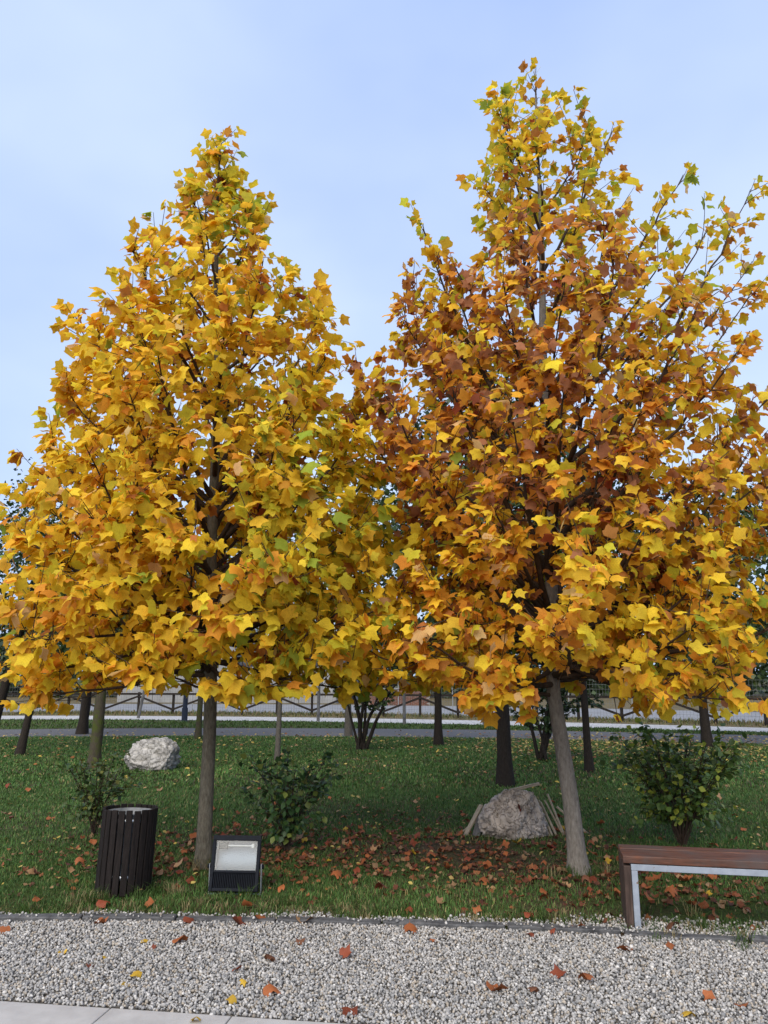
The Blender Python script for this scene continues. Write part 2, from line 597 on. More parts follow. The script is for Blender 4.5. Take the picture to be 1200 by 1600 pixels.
def leaf_matrix(p, d, n, s):
    d = Vector(d).normalized(); n = Vector(n); n = (n - n.dot(d) * d).normalized(); t = d.cross(n)
    Mx = Matrix(((t.x, d.x, n.x, p[0]), (t.y, d.y, n.y, p[1]), (t.z, d.z, n.z, p[2]), (0, 0, 0, 1)))
    return Mx @ Matrix.Scale(s, 4)


# ------------------------------------------------------------------ tulip trees
YEL, GOLD, ORA, BRN, GRY, GRN, TAN, RED = (.94, .68, .05), (.91, .55, .045), (.80, .36, .045), (.55, .23, .065), (.68, .61, .05), (.34, .43, .05), (.82, .56, .25), (.30, .07, .03)
MAUVE = np.array((.42, .19, .10))
PAL = np.array([YEL, GOLD, ORA, BRN, GRY, GRN, TAN, RED])


def tulip_tree(label, base, trunk, profile, n_prim, lobes, bark, colour, seed, sparse=None, min_z=1.42, n_fill=980, notch=lambda a, z: 1.0, leaf_k=1.0):
    global rng
    rng = np.random.default_rng(seed)
    base = np.asarray(base, float)
    trunk = np.asarray(trunk, float)                      # x, y, z, r
    zs, rs = np.array([p[0] for p in profile]), np.array([p[1] for p in profile])
    o = np.argsort(zs); zs, rs = zs[o], rs[o]
    Rz = lambda z: np.interp(z, zs, rs)
    axis = lambda z: np.array([np.interp(z, trunk[:, 2], trunk[:, k]) for k in range(3)])
    trad = lambda z: np.interp(z, trunk[:, 2], trunk[:, 3])
    root = empty('tulip_tree', base)
    tb = Tubes()
    zz = np.concatenate([[-.06, 0., .06, .15], np.linspace(.3, trunk[-1, 2], 26)])
    tp = np.array([axis(z) for z in zz]); tp[:, 2] = zz
    wig = np.stack([np.sin(zz * 2.1 + seed) * .012, np.cos(zz * 1.7 + seed) * .012, 0 * zz], 1) * np.clip(zz, 0, 1)[:, None]
    rr = np.array([trad(z) for z in zz]); rr[:4] *= np.array([1.75, 1.5, 1.25, 1.1])
    tb.add(tp + wig, rr, 12, .02)
    link_mesh('trunk', tb.mesh('trunk', base), M[bark], root)
    tw = Tubes()
    bpts, bout = [], []
    # tips of the main branches, spread over the outline of the crown
    prims = []
    cz = np.linspace(zs[0], zs[-1] - .1, 400); w = np.cumsum(Rz(cz) + .22); w /= w[-1]
    wf = np.cumsum(Rz(cz) ** 1.35 + .22); wf /= wf[-1]
    lob = rng.uniform(0, 6.28, 4)
    for i in range(n_prim):
        zt = np.interp((i + rng.uniform(.1, .9)) / n_prim, w, cz)
        az = i * 2.39996 + rng.uniform(-.35, .35)
        wob = 1 + .10 * math.sin(3 * az + 1.7 * zt + lob[0]) + .07 * math.sin(5 * az - 2.3 * zt + lob[1])
        rad = Rz(zt) * wob * rng.uniform(.80, 1.0)
        rad *= notch(az, zt)
        if sparse and sparse(az, zt) < rng.random(): continue
        prims.append((zt, az, rad, None))
    for tip, z0 in lobes:
        prims.append((tip[2], 0, 0, (np.asarray(tip, float), z0)))
    LP, LD, LN, LS, LC = [], [], [], [], []

    def add_leaf(p, shoot, out, zf, inner, tipness):
        s = (.062 + .080 * rng.random() ** 1.3) * (1.0 - .10 * zf) * leaf_k
        down = (0.85 - 0.75 * zf) * rng.uniform(.5, 1.2)
        d = out * rng.uniform(.35, .9) + shoot * .35 + np.array([0, 0, -down]) + rng.standard_normal(3) * .55
        d /= np.linalg.norm(d)
        n = out * rng.uniform(.3, .8) + np.array([0, 0, rng.uniform(.25, .9)]) + rng.standard_normal(3) * .5
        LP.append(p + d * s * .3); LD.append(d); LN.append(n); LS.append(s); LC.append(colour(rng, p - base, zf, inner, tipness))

    def shoot(p0, d, L, zf, out, inner, t0=.22):
        tip = p0 + d * L + np.array([0, 0, L * .15])
        if rng.random() < .25: tip = tip + d * .10
        c = smooth_curve(p0, p0 + d * L * .5 + rng.standard_normal(3) * .02, tip, 4)
        tw.add(c, np.linspace(.0048, .0022, 4), 4)
        n = max(3, int(L / (.040 if zf < .62 else .046)))
        for j in range(n):
            t = t0 + (1 - t0) * (j + rng.random()) / n
            q = smooth_pt(c, t)
            add_leaf(q, d, out, zf, inner * (1 - .5 * t), t)
        for _ in range(2): add_leaf(tip, d, out, zf, 0, 1.0)

    def smooth_pt(c, t):
        x = t * (len(c) - 1); i = min(int(x), len(c) - 2); f_ = x - i
        return c[i] * (1 - f_) + c[i + 1] * f_

    ztop = zs[-1]
    for zt, az, rad, lobe in prims:
        if lobe is None:
            el = R(28 + 34 * zt / ztop) + rng.uniform(-.1, .1)
            z0 = zt - rad * math.tan(el)
            z0 = max(z0, rng.uniform(1.6, 2.3) if zt < 2.6 else 1.6 + rng.uniform(0, .5))
            z0 = min(z0, zt + .35, trunk[-1, 2] - .15)
            p0 = axis(z0)
            a1 = axis(min(zt, trunk[-1, 2]))
            tip = np.array([a1[0] + rad * math.cos(az), a1[1] + rad * math.sin(az), zt])
        else:
            tip, z0 = lobe
            p0 = axis(z0)
            a1 = axis(min(tip[2], trunk[-1, 2]))
            rad = np.hypot(*(tip[:2] - a1[:2]))
        L = np.linalg.norm(tip - p0)
        mid = p0 * .45 + tip * .55 + np.array([0, 0, -.10 * L]) + rng.standard_normal(3) * .05 * L
        n = max(6, int(L / .16))
        c = smooth_curve(p0, mid, tip, n) + rng.standard_normal((n, 3)) * .008
        c[0] = p0
        r0 = min(.006 + .0125 * L, trad(z0) * .6)
        br = Tubes(); br.add(c, np.linspace(r0, .0035, n), 6, .03)
        link_mesh('branch', br.mesh('branch', base), M['twig'], root)
        bpts.append(c[int(n * .25):])
        zf = np.clip((tip[2] - 1.5) / (ztop - 1.5), 0, 1)
        nsub = max(3, int(L / (.15 if lobe is None or tip[2] < 4.5 or tip[0] < 2 else .20)))
        for j in range(nsub):
            t = .30 + .70 * (j + rng.uniform(0, 1)) / nsub
            p = smooth_pt(c, t)
            tang = nrm(smooth_pt(c, min(t + .1, 1)) - smooth_pt(c, max(t - .1, 0)))
            u, v_ = frame_vectors(tang)
            ph = rng.uniform(0, 6.28)
            side = u * math.cos(ph) + v_ * math.sin(ph)
            out = p - axis(min(p[2], trunk[-1, 2])); out[2] = 0; rr_ = np.linalg.norm(out); out = out / (rr_ + 1e-6)
            d = nrm(tang * .6 + side * .75 + out * .15 + np.array([0, 0, .28]))
            Ls = rng.uniform(.18, .50) * (1 if lobe is None else 1.25) * (1.12 - .5 * t) * (1 - .25 * zf)
            inner = 1 - np.clip(rr_ / (Rz(np.clip(p[2], zs[0], zs[-1])) + .05), 0, 1)
            if lobe is not None: inner *= .6
            shoot(p, d, Ls, zf, out, inner)
        out = tip - a1; out[2] = 0; out = out / (np.linalg.norm(out) + 1e-6)
        shoot(c[-2], nrm(tip - c[-3]), .22, zf, out, 0)
    # leader
    for k in range(22):
        z = trunk[-1, 2] - 1.1 + k * .052
        a = rng.uniform(0, 6.28)
        shoot(axis(z), nrm(np.array([math.cos(a) * .7, math.sin(a) * .7, .8])), .16, 1.0, np.array([math.cos(a), math.sin(a), 0]), 0)
    # side shoots that fill the outer shell of the crown evenly
    bp = np.concatenate(bpts)
    made = 0
    for _ in range(n_fill * 4):
        if made >= n_fill: break
        z = np.interp(rng.random(), wf, cz); az = rng.uniform(0, 6.28)
        if sparse and sparse(az, z) * .9 < rng.random(): continue
        a1 = axis(min(z, trunk[-1, 2]))
        rad = Rz(z) * math.sqrt(rng.uniform(.10, 1.0)) * (1 + .08 * math.sin(3 * az + 1.7 * z + lob[0])) * notch(az, z)
        q = np.array([a1[0] + rad * math.cos(az), a1[1] + rad * math.sin(az), z])
        dd = np.linalg.norm((bp - q) * np.array([1, 1, .8]), axis=1) + np.where(bp[:, 2] > q[2] + .05, .3, 0)
        k = int(np.argmin(dd)); v_ = q - bp[k]; L = np.linalg.norm(v_)
        if L > .8 or L < .08: continue
        out = np.array([math.cos(az), math.sin(az), 0])
        shoot(bp[k], v_ / L, L, np.clip((z - 1.5) / (ztop - 1.5), 0, 1), out, 1 - rad / (Rz(z) + .05), .1)
        made += 1
    link_mesh('twigs', tw.mesh('twigs', base), M['twig'], root)['kind'] = 'stuff'
    P, D, N, S, C = map(np.array, (LP, LD, LN, LS, LC))
    pa = np.arctan2(P[:, 1] - base[1], P[:, 0] - base[0])
    fringe = .20 * np.sin(5 * pa + lob[0]) + .13 * np.sin(11 * pa + lob[1]) + .08 * np.sin(19 * pa + lob[2])      # uneven lower edge
    keep = (P[:, 2] - .75 * S > min_z + .12 + np.clip(fringe, -.30, .32) - .10 * rng.random(len(P)))
    for tip, _ in lobes:                                   # low boughs hang below the rest
        if tip[2] < 1.6: keep |= (np.linalg.norm(P - np.asarray(tip), axis=1) < .42) & (P[:, 2] > 1.28)
    P, D, N, S, C = P[keep], D[keep], N[keep], S[keep], C[keep]
    var = rng.integers(0, len(LEAF), len(P))
    Nn = nrm(N - (N * nrm(D)).sum(1, keepdims=True) * nrm(D))
    # the leaves that show largest are objects of their own
    ctr = P + nrm(D) * S[:, None] * .45
    x, y, dep = project(ctr)
    dist = np.linalg.norm(ctr - np.array([0, 0, CAM_H]), axis=1)
    gxi, gyi = np.clip(x // 10, 0, 119).astype(int), np.clip(y // 10, 0, 159).astype(int)
    near = np.full((120, 160), 99.)
    np.minimum.at(near, (gxi, gyi), dist)
    face = np.abs((Nn * nrm(ctr - np.array([0, 0, CAM_H]))).sum(1))
    vis = (x > 8) & (x < 1192) & (y > 8) & (y < 1592) & (dist < near[gxi, gyi] + .06)
    score = np.where(vis, S ** 2 * (face + .1) / dist ** 2, 0)
    top = np.argsort(-score)[:300]
    big = np.zeros(len(P), bool); big[top] = True
    rest = ~big
    alpha = rng.random((len(P), 1))
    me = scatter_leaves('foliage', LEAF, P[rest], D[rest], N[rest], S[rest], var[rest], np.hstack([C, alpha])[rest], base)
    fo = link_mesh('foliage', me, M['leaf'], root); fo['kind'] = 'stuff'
    book = {}
    for i in top:
        q_ = tuple(np.round(C[i] / (C[i].max() + 1e-6) * 6).astype(int)) + (int(C[i].max() * 6),)
        ci, colr = book.setdefault(q_, (len(book) + seed * 1000, C[i]))
        lo = bpy.data.objects.new('leaf', single_leaf_mesh(LEAF, 'live', int(var[i]), ci, colr, M['leaf']))
        COL.objects.link(lo); lo.parent = root
        lo.matrix_basis = Matrix.Translation(-Vector(base)) @ leaf_matrix(P[i], D[i], N[i], S[i])
    tag(root, label, 'tree', 'yellow tulip trees beside the gravel')
    print('TREE', len(P), 'leaves')
    return root


def pick(r, pr):
    pr = np.array(pr, float); c = PAL[r.choice(8, p=pr / pr.sum())]
    v_ = r.uniform(.78, 1.12)
    return np.clip(c * v_ * (1 + r.uniform(-.07, .07, 3)), 0, .95)


def colour_left(r, q, zf, inner, tip):
    #      yel  gold  ora  brn  gry  grn  tan  red
    pr = np.array([4.2, 3.3, .75, .3, 1.2, .15, .3, .05])
    if zf > .75: pr = np.array([2.6, 1.9, .7, .35, 2.6, 1.0, .3, .05])
    elif q[0] > .45 and zf < .45: pr = np.array([3.6, 1.8, .3, .15, 3.4, .8, .12, .05])
    elif q[0] < -.3: pr = pr * np.array([1, 1.3, 1.5, 1.2, .5, .4, 1.2, 1])
    if tip > .8: pr = pr * np.array([1.6, .9, .6, .5, 1.5, 1.5, 1, .3])
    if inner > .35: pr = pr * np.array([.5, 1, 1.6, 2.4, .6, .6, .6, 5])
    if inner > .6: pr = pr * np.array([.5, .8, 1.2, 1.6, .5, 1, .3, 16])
    return pick(r, pr)


def colour_right(r, q, zf, inner, tip):
    pr = np.array([1.4, 2.4, 2.9, 2.1, .55, .12, .35, .25])
    if zf > .72: pr = np.array([2.6, 2.3, .9, .6, 2.2, .9, .3, .06])
    elif zf > .3 and q[0] < .5: pr = pr * np.array([.55, .8, 1.25, 2.0, .6, .7, 1, 2])
    elif zf < .25: pr = pr * np.array([2.3, 1.5, .8, .3, 1.9, 2.2, .7, .3])
    if q[0] < -.35 and q[1] < -.5 and zf < .35: pr = np.array([1.6, 2.6, 4.2, 1.2, .25, .1, .5, .2])
    if tip > .8: pr = pr * np.array([2.2, 1.2, .6, .35, 1.8, 1.6, 1, .2])
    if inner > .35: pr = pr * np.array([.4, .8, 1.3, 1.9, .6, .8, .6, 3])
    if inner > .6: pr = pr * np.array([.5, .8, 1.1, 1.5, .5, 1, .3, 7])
    if .2 < zf < .72 and tip < .8 and r.random() < (.40 if q[0] < .3 else .2): return MAUVE * r.uniform(.7, 1.2)
    return pick(r, pr)


LB = (-1.565, 7.16, 0)
tulip_tree('dense golden-yellow tulip tree behind the black floodlight and slatted bin', LB,
           [(-1.565, 7.16, -.1, .070), (-1.57, 7.16, .6, .064), (-1.585, 7.16, 1.5, .057), (-1.62, 7.17, 3.0, .05), (-1.68, 7.17, 5.0, .03), (-1.76, 7.16, 7.14, .008)],
           [(1.5, 1.4), (1.8, 1.68), (2.2, 1.78), (2.6, 1.80), (3.15, 1.78), (3.78, 1.66), (4.44, 1.44), (5.13, 1.10), (5.83, .70), (6.4, .40), (7.2, .14)],
           88, [((-3.0, 6.9, 5.05), 3.2), ((-2.2, 7.0, 1.75), 1.5), ((-.95, 6.1, 1.52), 1.7), ((-2.75, 6.2, 1.5), 1.8)], 'bark_tulip_left', colour_left, 5)

RB = (1.63, 6.93, 0)


def sparse_right(az, z):
    if z > 4.2 and math.cos(az) > .1: return .52
    if z > 4.6: return .85
    return .95


tulip_tree('taller orange-brown tulip tree with leaning grey trunk beside the bench', RB,
           [(1.64, 6.93, -.1, .080), (1.60, 6.93, .5, .071), (1.50, 6.93, 1.5, .061), (1.52, 6.93, 3.1, .055), (1.55, 6.93, 5.0, .036), (1.60, 6.93, 7.68, .008)],
           [(1.48, 1.5), (1.9, 1.88), (2.4, 1.95), (3.1, 1.92), (3.8, 1.82), (4.4, 1.68), (5.05, 1.36), (5.75, .98), (6.5, .80), (7.1, .64), (7.55, .26)],
           92, [((.40, 7.0, 6.05), 3.4), ((.55, 6.9, 5.7), 3.3), ((.25, 7.1, 5.5), 3.2), ((.5, 7.2, 5.3), 3.2), ((3.3, 7.0, 6.1), 4.0), ((2.9, 7.1, 5.9), 3.9), ((3.7, 7.0, 5.7), 3.4), ((.15, 6.7, 5.0), 2.9), ((3.05, 6.9, 6.6), 4.2), ((3.65, 6.8, 6.35), 3.6), ((3.5, 6.7, 5.2), 3.0), ((3.6, 6.6, 4.2), 2.5), ((3.7, 6.2, 3.2), 2.1), ((3.45, 5.9, 2.2), 1.7), ((.62, 5.45, 2.55), 1.7), ((1.25, 7.0, 7.4), 5.7), ((2.35, 6.9, 7.1), 5.5), ((.25, 5.75, 1.95), 1.55), ((.55, 6.4, 1.72), 1.45), ((.74, 5.85, 1.50), 1.7), ((2.55, 5.75, 1.45), 1.75), ((2.0, 5.6, 1.56), 1.8)],
           'bark_tulip_right', colour_right, 8, sparse_right, notch=lambda a, z: 1 - .28 * max(0, -math.cos(a)) * math.exp(-((z - 2.9) / .7) ** 2) - .42 * max(0, -math.cos(a)) * math.exp(-((z - 6.0) / .55) ** 2), leaf_k=.90)

rng = np.random.default_rng(77)


# ------------------------------------------------------------------ background trees
def back_tree(name, label, base, lean, r0, fork_z, height, crown_r, crown_z0, n_leaf, leaf_s, cols, bark, n_limb=7, group='park trees behind the tulip trees', crown_off=(0, 0)):
    base = np.asarray(base, float)
    root = empty(name, base)
    top = base + np.array([lean[0], lean[1], height * .8])
    mid = base + np.array([lean[0] * .5, lean[1] * .5, height * .4])
    c = smooth_curve(base - np.array([0, 0, .08]), mid, top, 12)
    tb = Tubes()
    rad = r0 * np.linspace(1, .25, 12); rad[0] *= 1.35
    tb.add(c, rad, 9, .05)
    cc = np.array([base[0] + lean[0] * .8 + crown_off[0], base[1] + lean[1] * .8 + crown_off[1], (crown_z0 + height) / 2])
    ch = (height - crown_z0) / 2
    tips = []
    for i in range(n_limb):
        t = rng.uniform(fork_z / (height * .8), .95)
        p0 = c[0] * (1 - t) ** 2 + 2 * t * (1 - t) * mid + t * t * top
        az = i * 2.4 + rng.uniform(-.4, .4)
        q_ = rng.uniform(-.5, .9)
        tip = cc + np.array([math.cos(az) * crown_r * math.sqrt(1 - q_ * q_ * .9) * .85, math.sin(az) * crown_r * math.sqrt(1 - q_ * q_ * .9) * .85, q_ * ch])
        m_ = (p0 + tip) / 2 + np.array([0, 0, -.12]) + rng.standard_normal(3) * .12
        k = smooth_curve(p0, m_, tip, 7)
        tb.add(k, np.linspace(r0 * .38, .008, 7), 5, .05)
        for j in range(4):
            s = k[rng.integers(2, 6)]; e = s + rng.standard_normal(3) * np.array([.35, .35, .3]) * crown_r * .45
            tb.add(smooth_curve(s, (s + e) / 2 + rng.standard_normal(3) * .05, e, 4), np.linspace(.012, .004, 4), 4)
            tips.append(e)
        tips.append(tip); tips += [k[4], k[5]]
    link_mesh('trunk', tb.mesh('trunk', base), M[bark], root)
    # foliage clumps hang on the limb ends
    tips = np.array(tips)
    nc = int(max(30, n_leaf / 45))
    dirs = nrm(rng.standard_normal((nc, 3))); shell = rng.uniform(.35, 1.0, (nc, 1)) ** .6
    cl = cc + dirs * shell * np.array([crown_r, crown_r, ch])
    cl = np.concatenate([cl, tips])
    ids = rng.integers(0, len(cl), n_leaf)
    P = cl[ids] + rng.standard_normal((n_leaf, 3)) * crown_r * .13
    P[:, 2] = np.maximum(P[:, 2], crown_z0 - .2 * rng.random(n_leaf))
    out = nrm(P - cc)
    D = out * .5 + rng.standard_normal((n_leaf, 3)) * .6 + np.array([0, 0, -.4])
    N = out * .4 + np.array([0, 0, .7]) + rng.standard_normal((n_leaf, 3)) * .5
    S = rng.uniform(.7, 1.3, n_leaf) * leaf_s
    C = np.array(cols)[rng.integers(0, len(cols), n_leaf)] * rng.uniform(.7, 1.25, (n_leaf, 1)) * (0.8 + .4 * rng.random(len(cl)))[ids][:, None]
    me = scatter_leaves('crown', QUAD, P, D, N, S, rng.integers(0, 2, n_leaf), np.hstack([C, rng.random((n_leaf, 1))]), base, False)
    link_mesh('crown', me, M['green_leaf'], root)['kind'] = 'stuff'
    return tag(root, label, 'tree', group)


DG = [(.028, .055, .016), (.04, .075, .02), (.022, .045, .014), (.06, .085, .02)]
YG = [(.10, .13, .02), (.16, .17, .025), (.07, .11, .02), (.24, .19, .03)]
GO = [(.30, .22, .03), (.20, .19, .03), (.38, .20, .025), (.12, .14, .02)]
g = ground_at
back_tree('leaning_tree', 'dark slim tree leaning right at the lawn edge left of the white boulder', g(30, 1180), (.55, .2), .09, 2.2, 5.6, 1.7, 2.1, 3200, .10, DG, 'bark_dark')
back_tree('branching_tree', 'dark tree branching low beside the leaning slim trunk', g(-22, 1172), (.9, .3), .13, 1.3, 6.6, 2.3, 1.7, 4000, .10, DG, 'bark_dark')
back_tree('park_tree', 'dark-trunked tree standing at the path edge behind the mossy trunk', g(128, 1147), (.25, 0), .15, 2.4, 6.6, 2.4, 2.3, 3600, .12, DG, 'bark_dark')
back_tree('mossy_tree', 'mossy green-barked tree rising behind the bush beside the bin', g(146, 1200), (.12, 0), .12, 2.0, 5.0, 1.5, 2.1, 3200, .09, YG, 'bark_moss')
back_tree('park_tree', 'slim tree between the golden tulip tree and the navy post', g(309, 1155), (.1, 0), .085, 2.2, 6.2, 1.9, 2.2, 3000, .11, YG, 'bark_moss')
back_tree('park_tree', 'slim grey trunk rising behind the bush beside the floodlight', g(433, 1190), (.1, 0), .055, 2.1, 5.6, 1.5, 2.1, 3000, .10, YG, 'bark_grey')
back_tree('park_tree', 'straight dark trunk between the spreading shrubby tree and the boulder tree', g(685, 1165), (.0, 0), .105, 2.6, 7.4, 2.4, 2.3, 4800, .12, DG, 'bark_dark')
back_tree('large_park_tree', 'thick dark-trunked tree right behind the boulder with wooden stakes', g(791, 1228), (-.1, 0), .122, 2.2, 6.6, 1.9, 1.95, 6500, .11, DG, 'bark_dark')
back_tree('park_tree', 'straight dark trunk right of the grey tulip trunk', g(921, 1206), (-.1, 0), .075, 2.2, 6.0, 1.8, 2.1, 4600, .11, DG, 'bark_dark')
back_tree('park_tree', 'dark trunk rising behind the large green bush', g(1106, 1168), (-.1, 0), .12, 2.4, 6.4, 2.4, 2.2, 4800, .12, DG + YG[:2], 'bark_dark')
back_tree('feathery_tree', 'light yellow-green feathery tree filling the gap between the tulip tree crowns', g(545, 1150), (-.2, 0), .10, 2.6, 8.6, 1.5, 2.4, 4200, .10, YG + GO[:1], 'bark_grey')
back_tree('park_tree', 'green tree standing beyond the bench end at the path', g(1260, 1165), (0, 0), .17, 2.4, 7.0, 2.5, 2.2, 4800, .12, DG, 'bark_dark')


def multi_stem(name, label, base, h, spread, n_stem, r0, n_leaf, leaf_s, cols, bark, low=.35, tmpl=None, cat='shrub', group=None, up=1.0):
    base = np.asarray(base, float)
    root = empty(name, base)
    tb = Tubes(); pts = []
    for i in range(n_stem):
        az = i * 2.4 + rng.uniform(-.5, .5)
        rr = spread * rng.uniform(.35, 1.0)
        hh = h * rng.uniform(.72, 1.0) * up
        b = base + np.array([rng.uniform(-1, 1) * r0 * 2.2, rng.uniform(-1, 1) * r0 * 2.2, -.03])
        tip = base + np.array([math.cos(az) * rr, math.sin(az) * rr, hh])
        mid = b + (tip - b) * .45 + np.array([0, 0, .12 * hh]) - np.array([math.cos(az), math.sin(az), 0]) * rr * .12
        k = smooth_curve(b, mid, tip, 9) + rng.standard_normal((9, 3)) * .006 * h
        tb.add(k, np.linspace(r0 * rng.uniform(.6, 1), .003, 9), 5, .04)
        for j in range(6):
            t = rng.uniform(low, .97); x = t * 8; a = int(x)
            s = k[a] * (1 - x + a) + k[min(a + 1, 8)] * (x - a)
            e = s + (rng.standard_normal(3) * np.array([1, 1, .5]) + np.array([math.cos(az) * .5, math.sin(az) * .5, .6])) * h * .13
            tb.add(smooth_curve(s, (s + e) / 2, e, 4), np.linspace(max(.003, r0 * .22), .002, 4), 4)
            pts += [s + (e - s) * f_ for f_ in (.3, .5, .7, .85, 1)]
        pts += list(k[int(low * 8) + 1:])
    link_mesh('stems', tb.mesh('stems', base), M[bark], root)['kind'] = 'stuff'
    pts = np.array(pts)
    ids = rng.integers(0, len(pts), n_leaf)
    P = pts[ids] + rng.standard_normal((n_leaf, 3)) * leaf_s * .35
    P[:, 2] = np.maximum(P[:, 2], .05)
    out = nrm(P - base - np.array([0, 0, h * .4]))
    D = out * .6 + rng.standard_normal((n_leaf, 3)) * .45 + np.array([0, 0, -.25])
    N = out * .3 + np.array([0, 0, .8]) + rng.standard_normal((n_leaf, 3)) * .4
    S = rng.uniform(.65, 1.25, n_leaf) * leaf_s
    C = np.array(cols)[rng.integers(0, len(cols), n_leaf)] * rng.uniform(.7, 1.3, (n_leaf, 1))
    tm = tmpl or OVATE
    me = scatter_leaves('foliage', tm, P, D, N, S, rng.integers(0, len(tm), n_leaf), np.hstack([C, rng.random((n_leaf, 1))]), base)
    link_mesh('foliage', me, M['green_leaf'], root)['kind'] = 'stuff'
    return tag(root, label, cat, group)


multi_stem('spreading_tree', 'low shrubby tree with several dark spreading stems in mid lawn', g(566, 1172), 2.9, 1.9, 9, .055, 2600, .085, DG, 'bark_dark', .3, QUAD, 'tree')
multi_stem('small_tree', 'small dark leafy tree just behind the grey tulip trunk', g(851, 1188), 2.4, 1.1, 6, .06, 2200, .085, DG, 'bark_dark', .3, QUAD, 'tree')
multi_stem('leafy_bush', 'large green leafy bush growing behind the bench', g(1066, 1322), 1.06, .66, 38, .008, 1900, .064, [(.075, .135, .03), (.10, .17, .035), (.055, .10, .025), (.32, .36, .05)], 'twig', .25, OVATE, 'bush', 'garden bushes on the lawn')
multi_stem('leafy_bush', 'dark green bush right of the floodlight', g(448, 1332), .84, .42, 20, .008, 900, .062, [(.045, .10, .03), (.065, .135, .036), (.035, .08, .024), (.15, .19, .04)], 'twig', .2, OVATE, 'bush', 'garden bushes on the lawn')
multi_stem('leafy_bush', 'sparse twiggy bush just behind the slatted bin', g(146, 1306), .80, .36, 13, .007, 620, .052, [(.065, .115, .026), (.09, .14, .03), (.17, .18, .035), (.045, .09, .024)], 'twig', .25, OVATE, 'bush', 'garden bushes on the lawn')

# ------------------------------------------------------------------ boulders
def rock_mat(name, c1, c2, c3, scale):
    m = Mat(name, 0.9, 0.2)
    v = m.coord('Object')
    f = m.noise(v, scale, 9, 0.68)
    vo = m.n('ShaderNodeTexVoronoi', feature='DISTANCE_TO_EDGE', Scale=scale * 1.1)
    wv = m.n('ShaderNodeVectorMath', operation='ADD')
    nz = m.n('ShaderNodeTexNoise', Scale=scale * .8, Detail=4); m.l(v, nz.inputs['Vector'])
    m.l(v, wv.inputs[0]); m.l(nz.outputs['Color'], wv.inputs[1]); m.l(wv.outputs['Vector'], vo.inputs['Vector'])
    cr = m.n('ShaderNodeMapRange'); m.l(vo.outputs['Distance'], cr.inputs['Value'])
    cr.inputs['From Max'].default_value = 0.06
    c = m.ramp(f, [(0.3, c1), (0.5, c2), (0.72, c3)])
    m.base(m.mix(m.math('MULTIPLY', m.math('SUBTRACT', 1.0, cr.outputs['Result']), .55), c, c1))
    m.bump(m.math('ADD', f, m.math('MULTIPLY', cr.outputs['Result'], .35)), 0.9, 0.03)
    return m.m


M['rock_white'] = rock_mat('white_limestone', (0.12, 0.115, 0.105), (0.36, 0.35, 0.335), (0.54, 0.53, 0.51), 5)
M['rock_mauve'] = rock_mat('weathered_limestone', (0.16, 0.132, 0.11), (0.44, 0.385, 0.335), (0.62, 0.55, 0.49), 6)


def boulder(label, c, size, mat, seed, shape, tilt=0.0):
    bm = bmesh.new()
    bmesh.ops.create_icosphere(bm, subdivisions=5, radius=1.0)
    so = Vector((seed * 3.1, seed * 1.7, seed * .9))
    rr_ = random.Random(seed)
    cuts = []
    for _ in range(13):
        n_ = Vector((rr_.gauss(0, 1), rr_.gauss(0, 1), rr_.gauss(.1, .8))).normalized()
        cuts.append((n_, rr_.uniform(.70, .95)))
    for v_ in bm.verts:
        p = v_.co.copy()
        q_ = Vector([math.copysign(abs(a) ** .8, a) for a in p])          # blocky
        for n_, lim in cuts:
            e_ = q_.dot(n_) - lim
            if e_ > 0: q_ -= n_ * e_ * .92
        q_.x *= shape(q_.z)
        d = 1.1 + .12 * mnoise.noise(p * 1.3 + so) + .12 * (0.5 - abs(mnoise.noise(p * 2.6 + so * 2))) + .05 * mnoise.noise(p * 6 + so) \
            - .14 * max(0, .18 - abs(mnoise.noise(p * 3.4 + so * 3))) / .18 - .06 * max(0, .15 - abs(mnoise.noise(p * 8 + so))) / .15 + .025 * mnoise.noise(p * 17 + so)
        v_.co = Vector((q_.x * size[0] / 2, q_.y * size[1] / 2, q_.z * size[2] / 2)) * d
    bmesh.ops.rotate(bm, cent=(0, 0, 0), matrix=Matrix.Rotation(tilt, 3, 'Y'), verts=bm.verts)
    bmesh.ops.translate(bm, vec=(0, 0, size[2] * .40), verts=bm.verts)
    o = bm_obj('boulder', bm, M[mat], None, True)
    o.location = c
    return tag(o, label, 'boulder', 'boulders on the lawn')


b1 = g(232, 1206) + np.array([0, .3, 0])
boulder('rough white limestone boulder lying alone on the lawn', b1, (.88, .66, .58), 'rock_white', 3, lambda z: 1.0, -.14)
b2 = g(808, 1313) + np.array([0, .28, 0])
boulder('grey weathered boulder with wooden stakes leaning around it', b2, (.60, .56, .55), 'rock_mauve', 9, lambda z: 1.0 - .22 * z, .04)

M['stake'] = simple_mat('weathered_stake', (0.22, 0.18, 0.135), (0.44, 0.38, 0.29), 20, 0.85, 0.2, 0.3, (6, 6, 1))
M['stake_grey'] = simple_mat('grey_board', (0.07, 0.07, 0.072), (0.15, 0.15, 0.15), 20, 0.85, 0.2, 0.3, (6, 6, 1))


def stake(label, a, b, w, t, mat, group='stakes leaning on the grey boulder'):
    a, b = Vector(a), Vector(b)
    d = b - a
    o = box_obj('wooden_stake', (0, 0, d.length / 2), (w, t, d.length), mat, None, .002)
    o.location = a
    o.rotation_euler = d.to_track_quat('Z', 'Y').to_euler()
    return tag(o, label, 'stake', group)


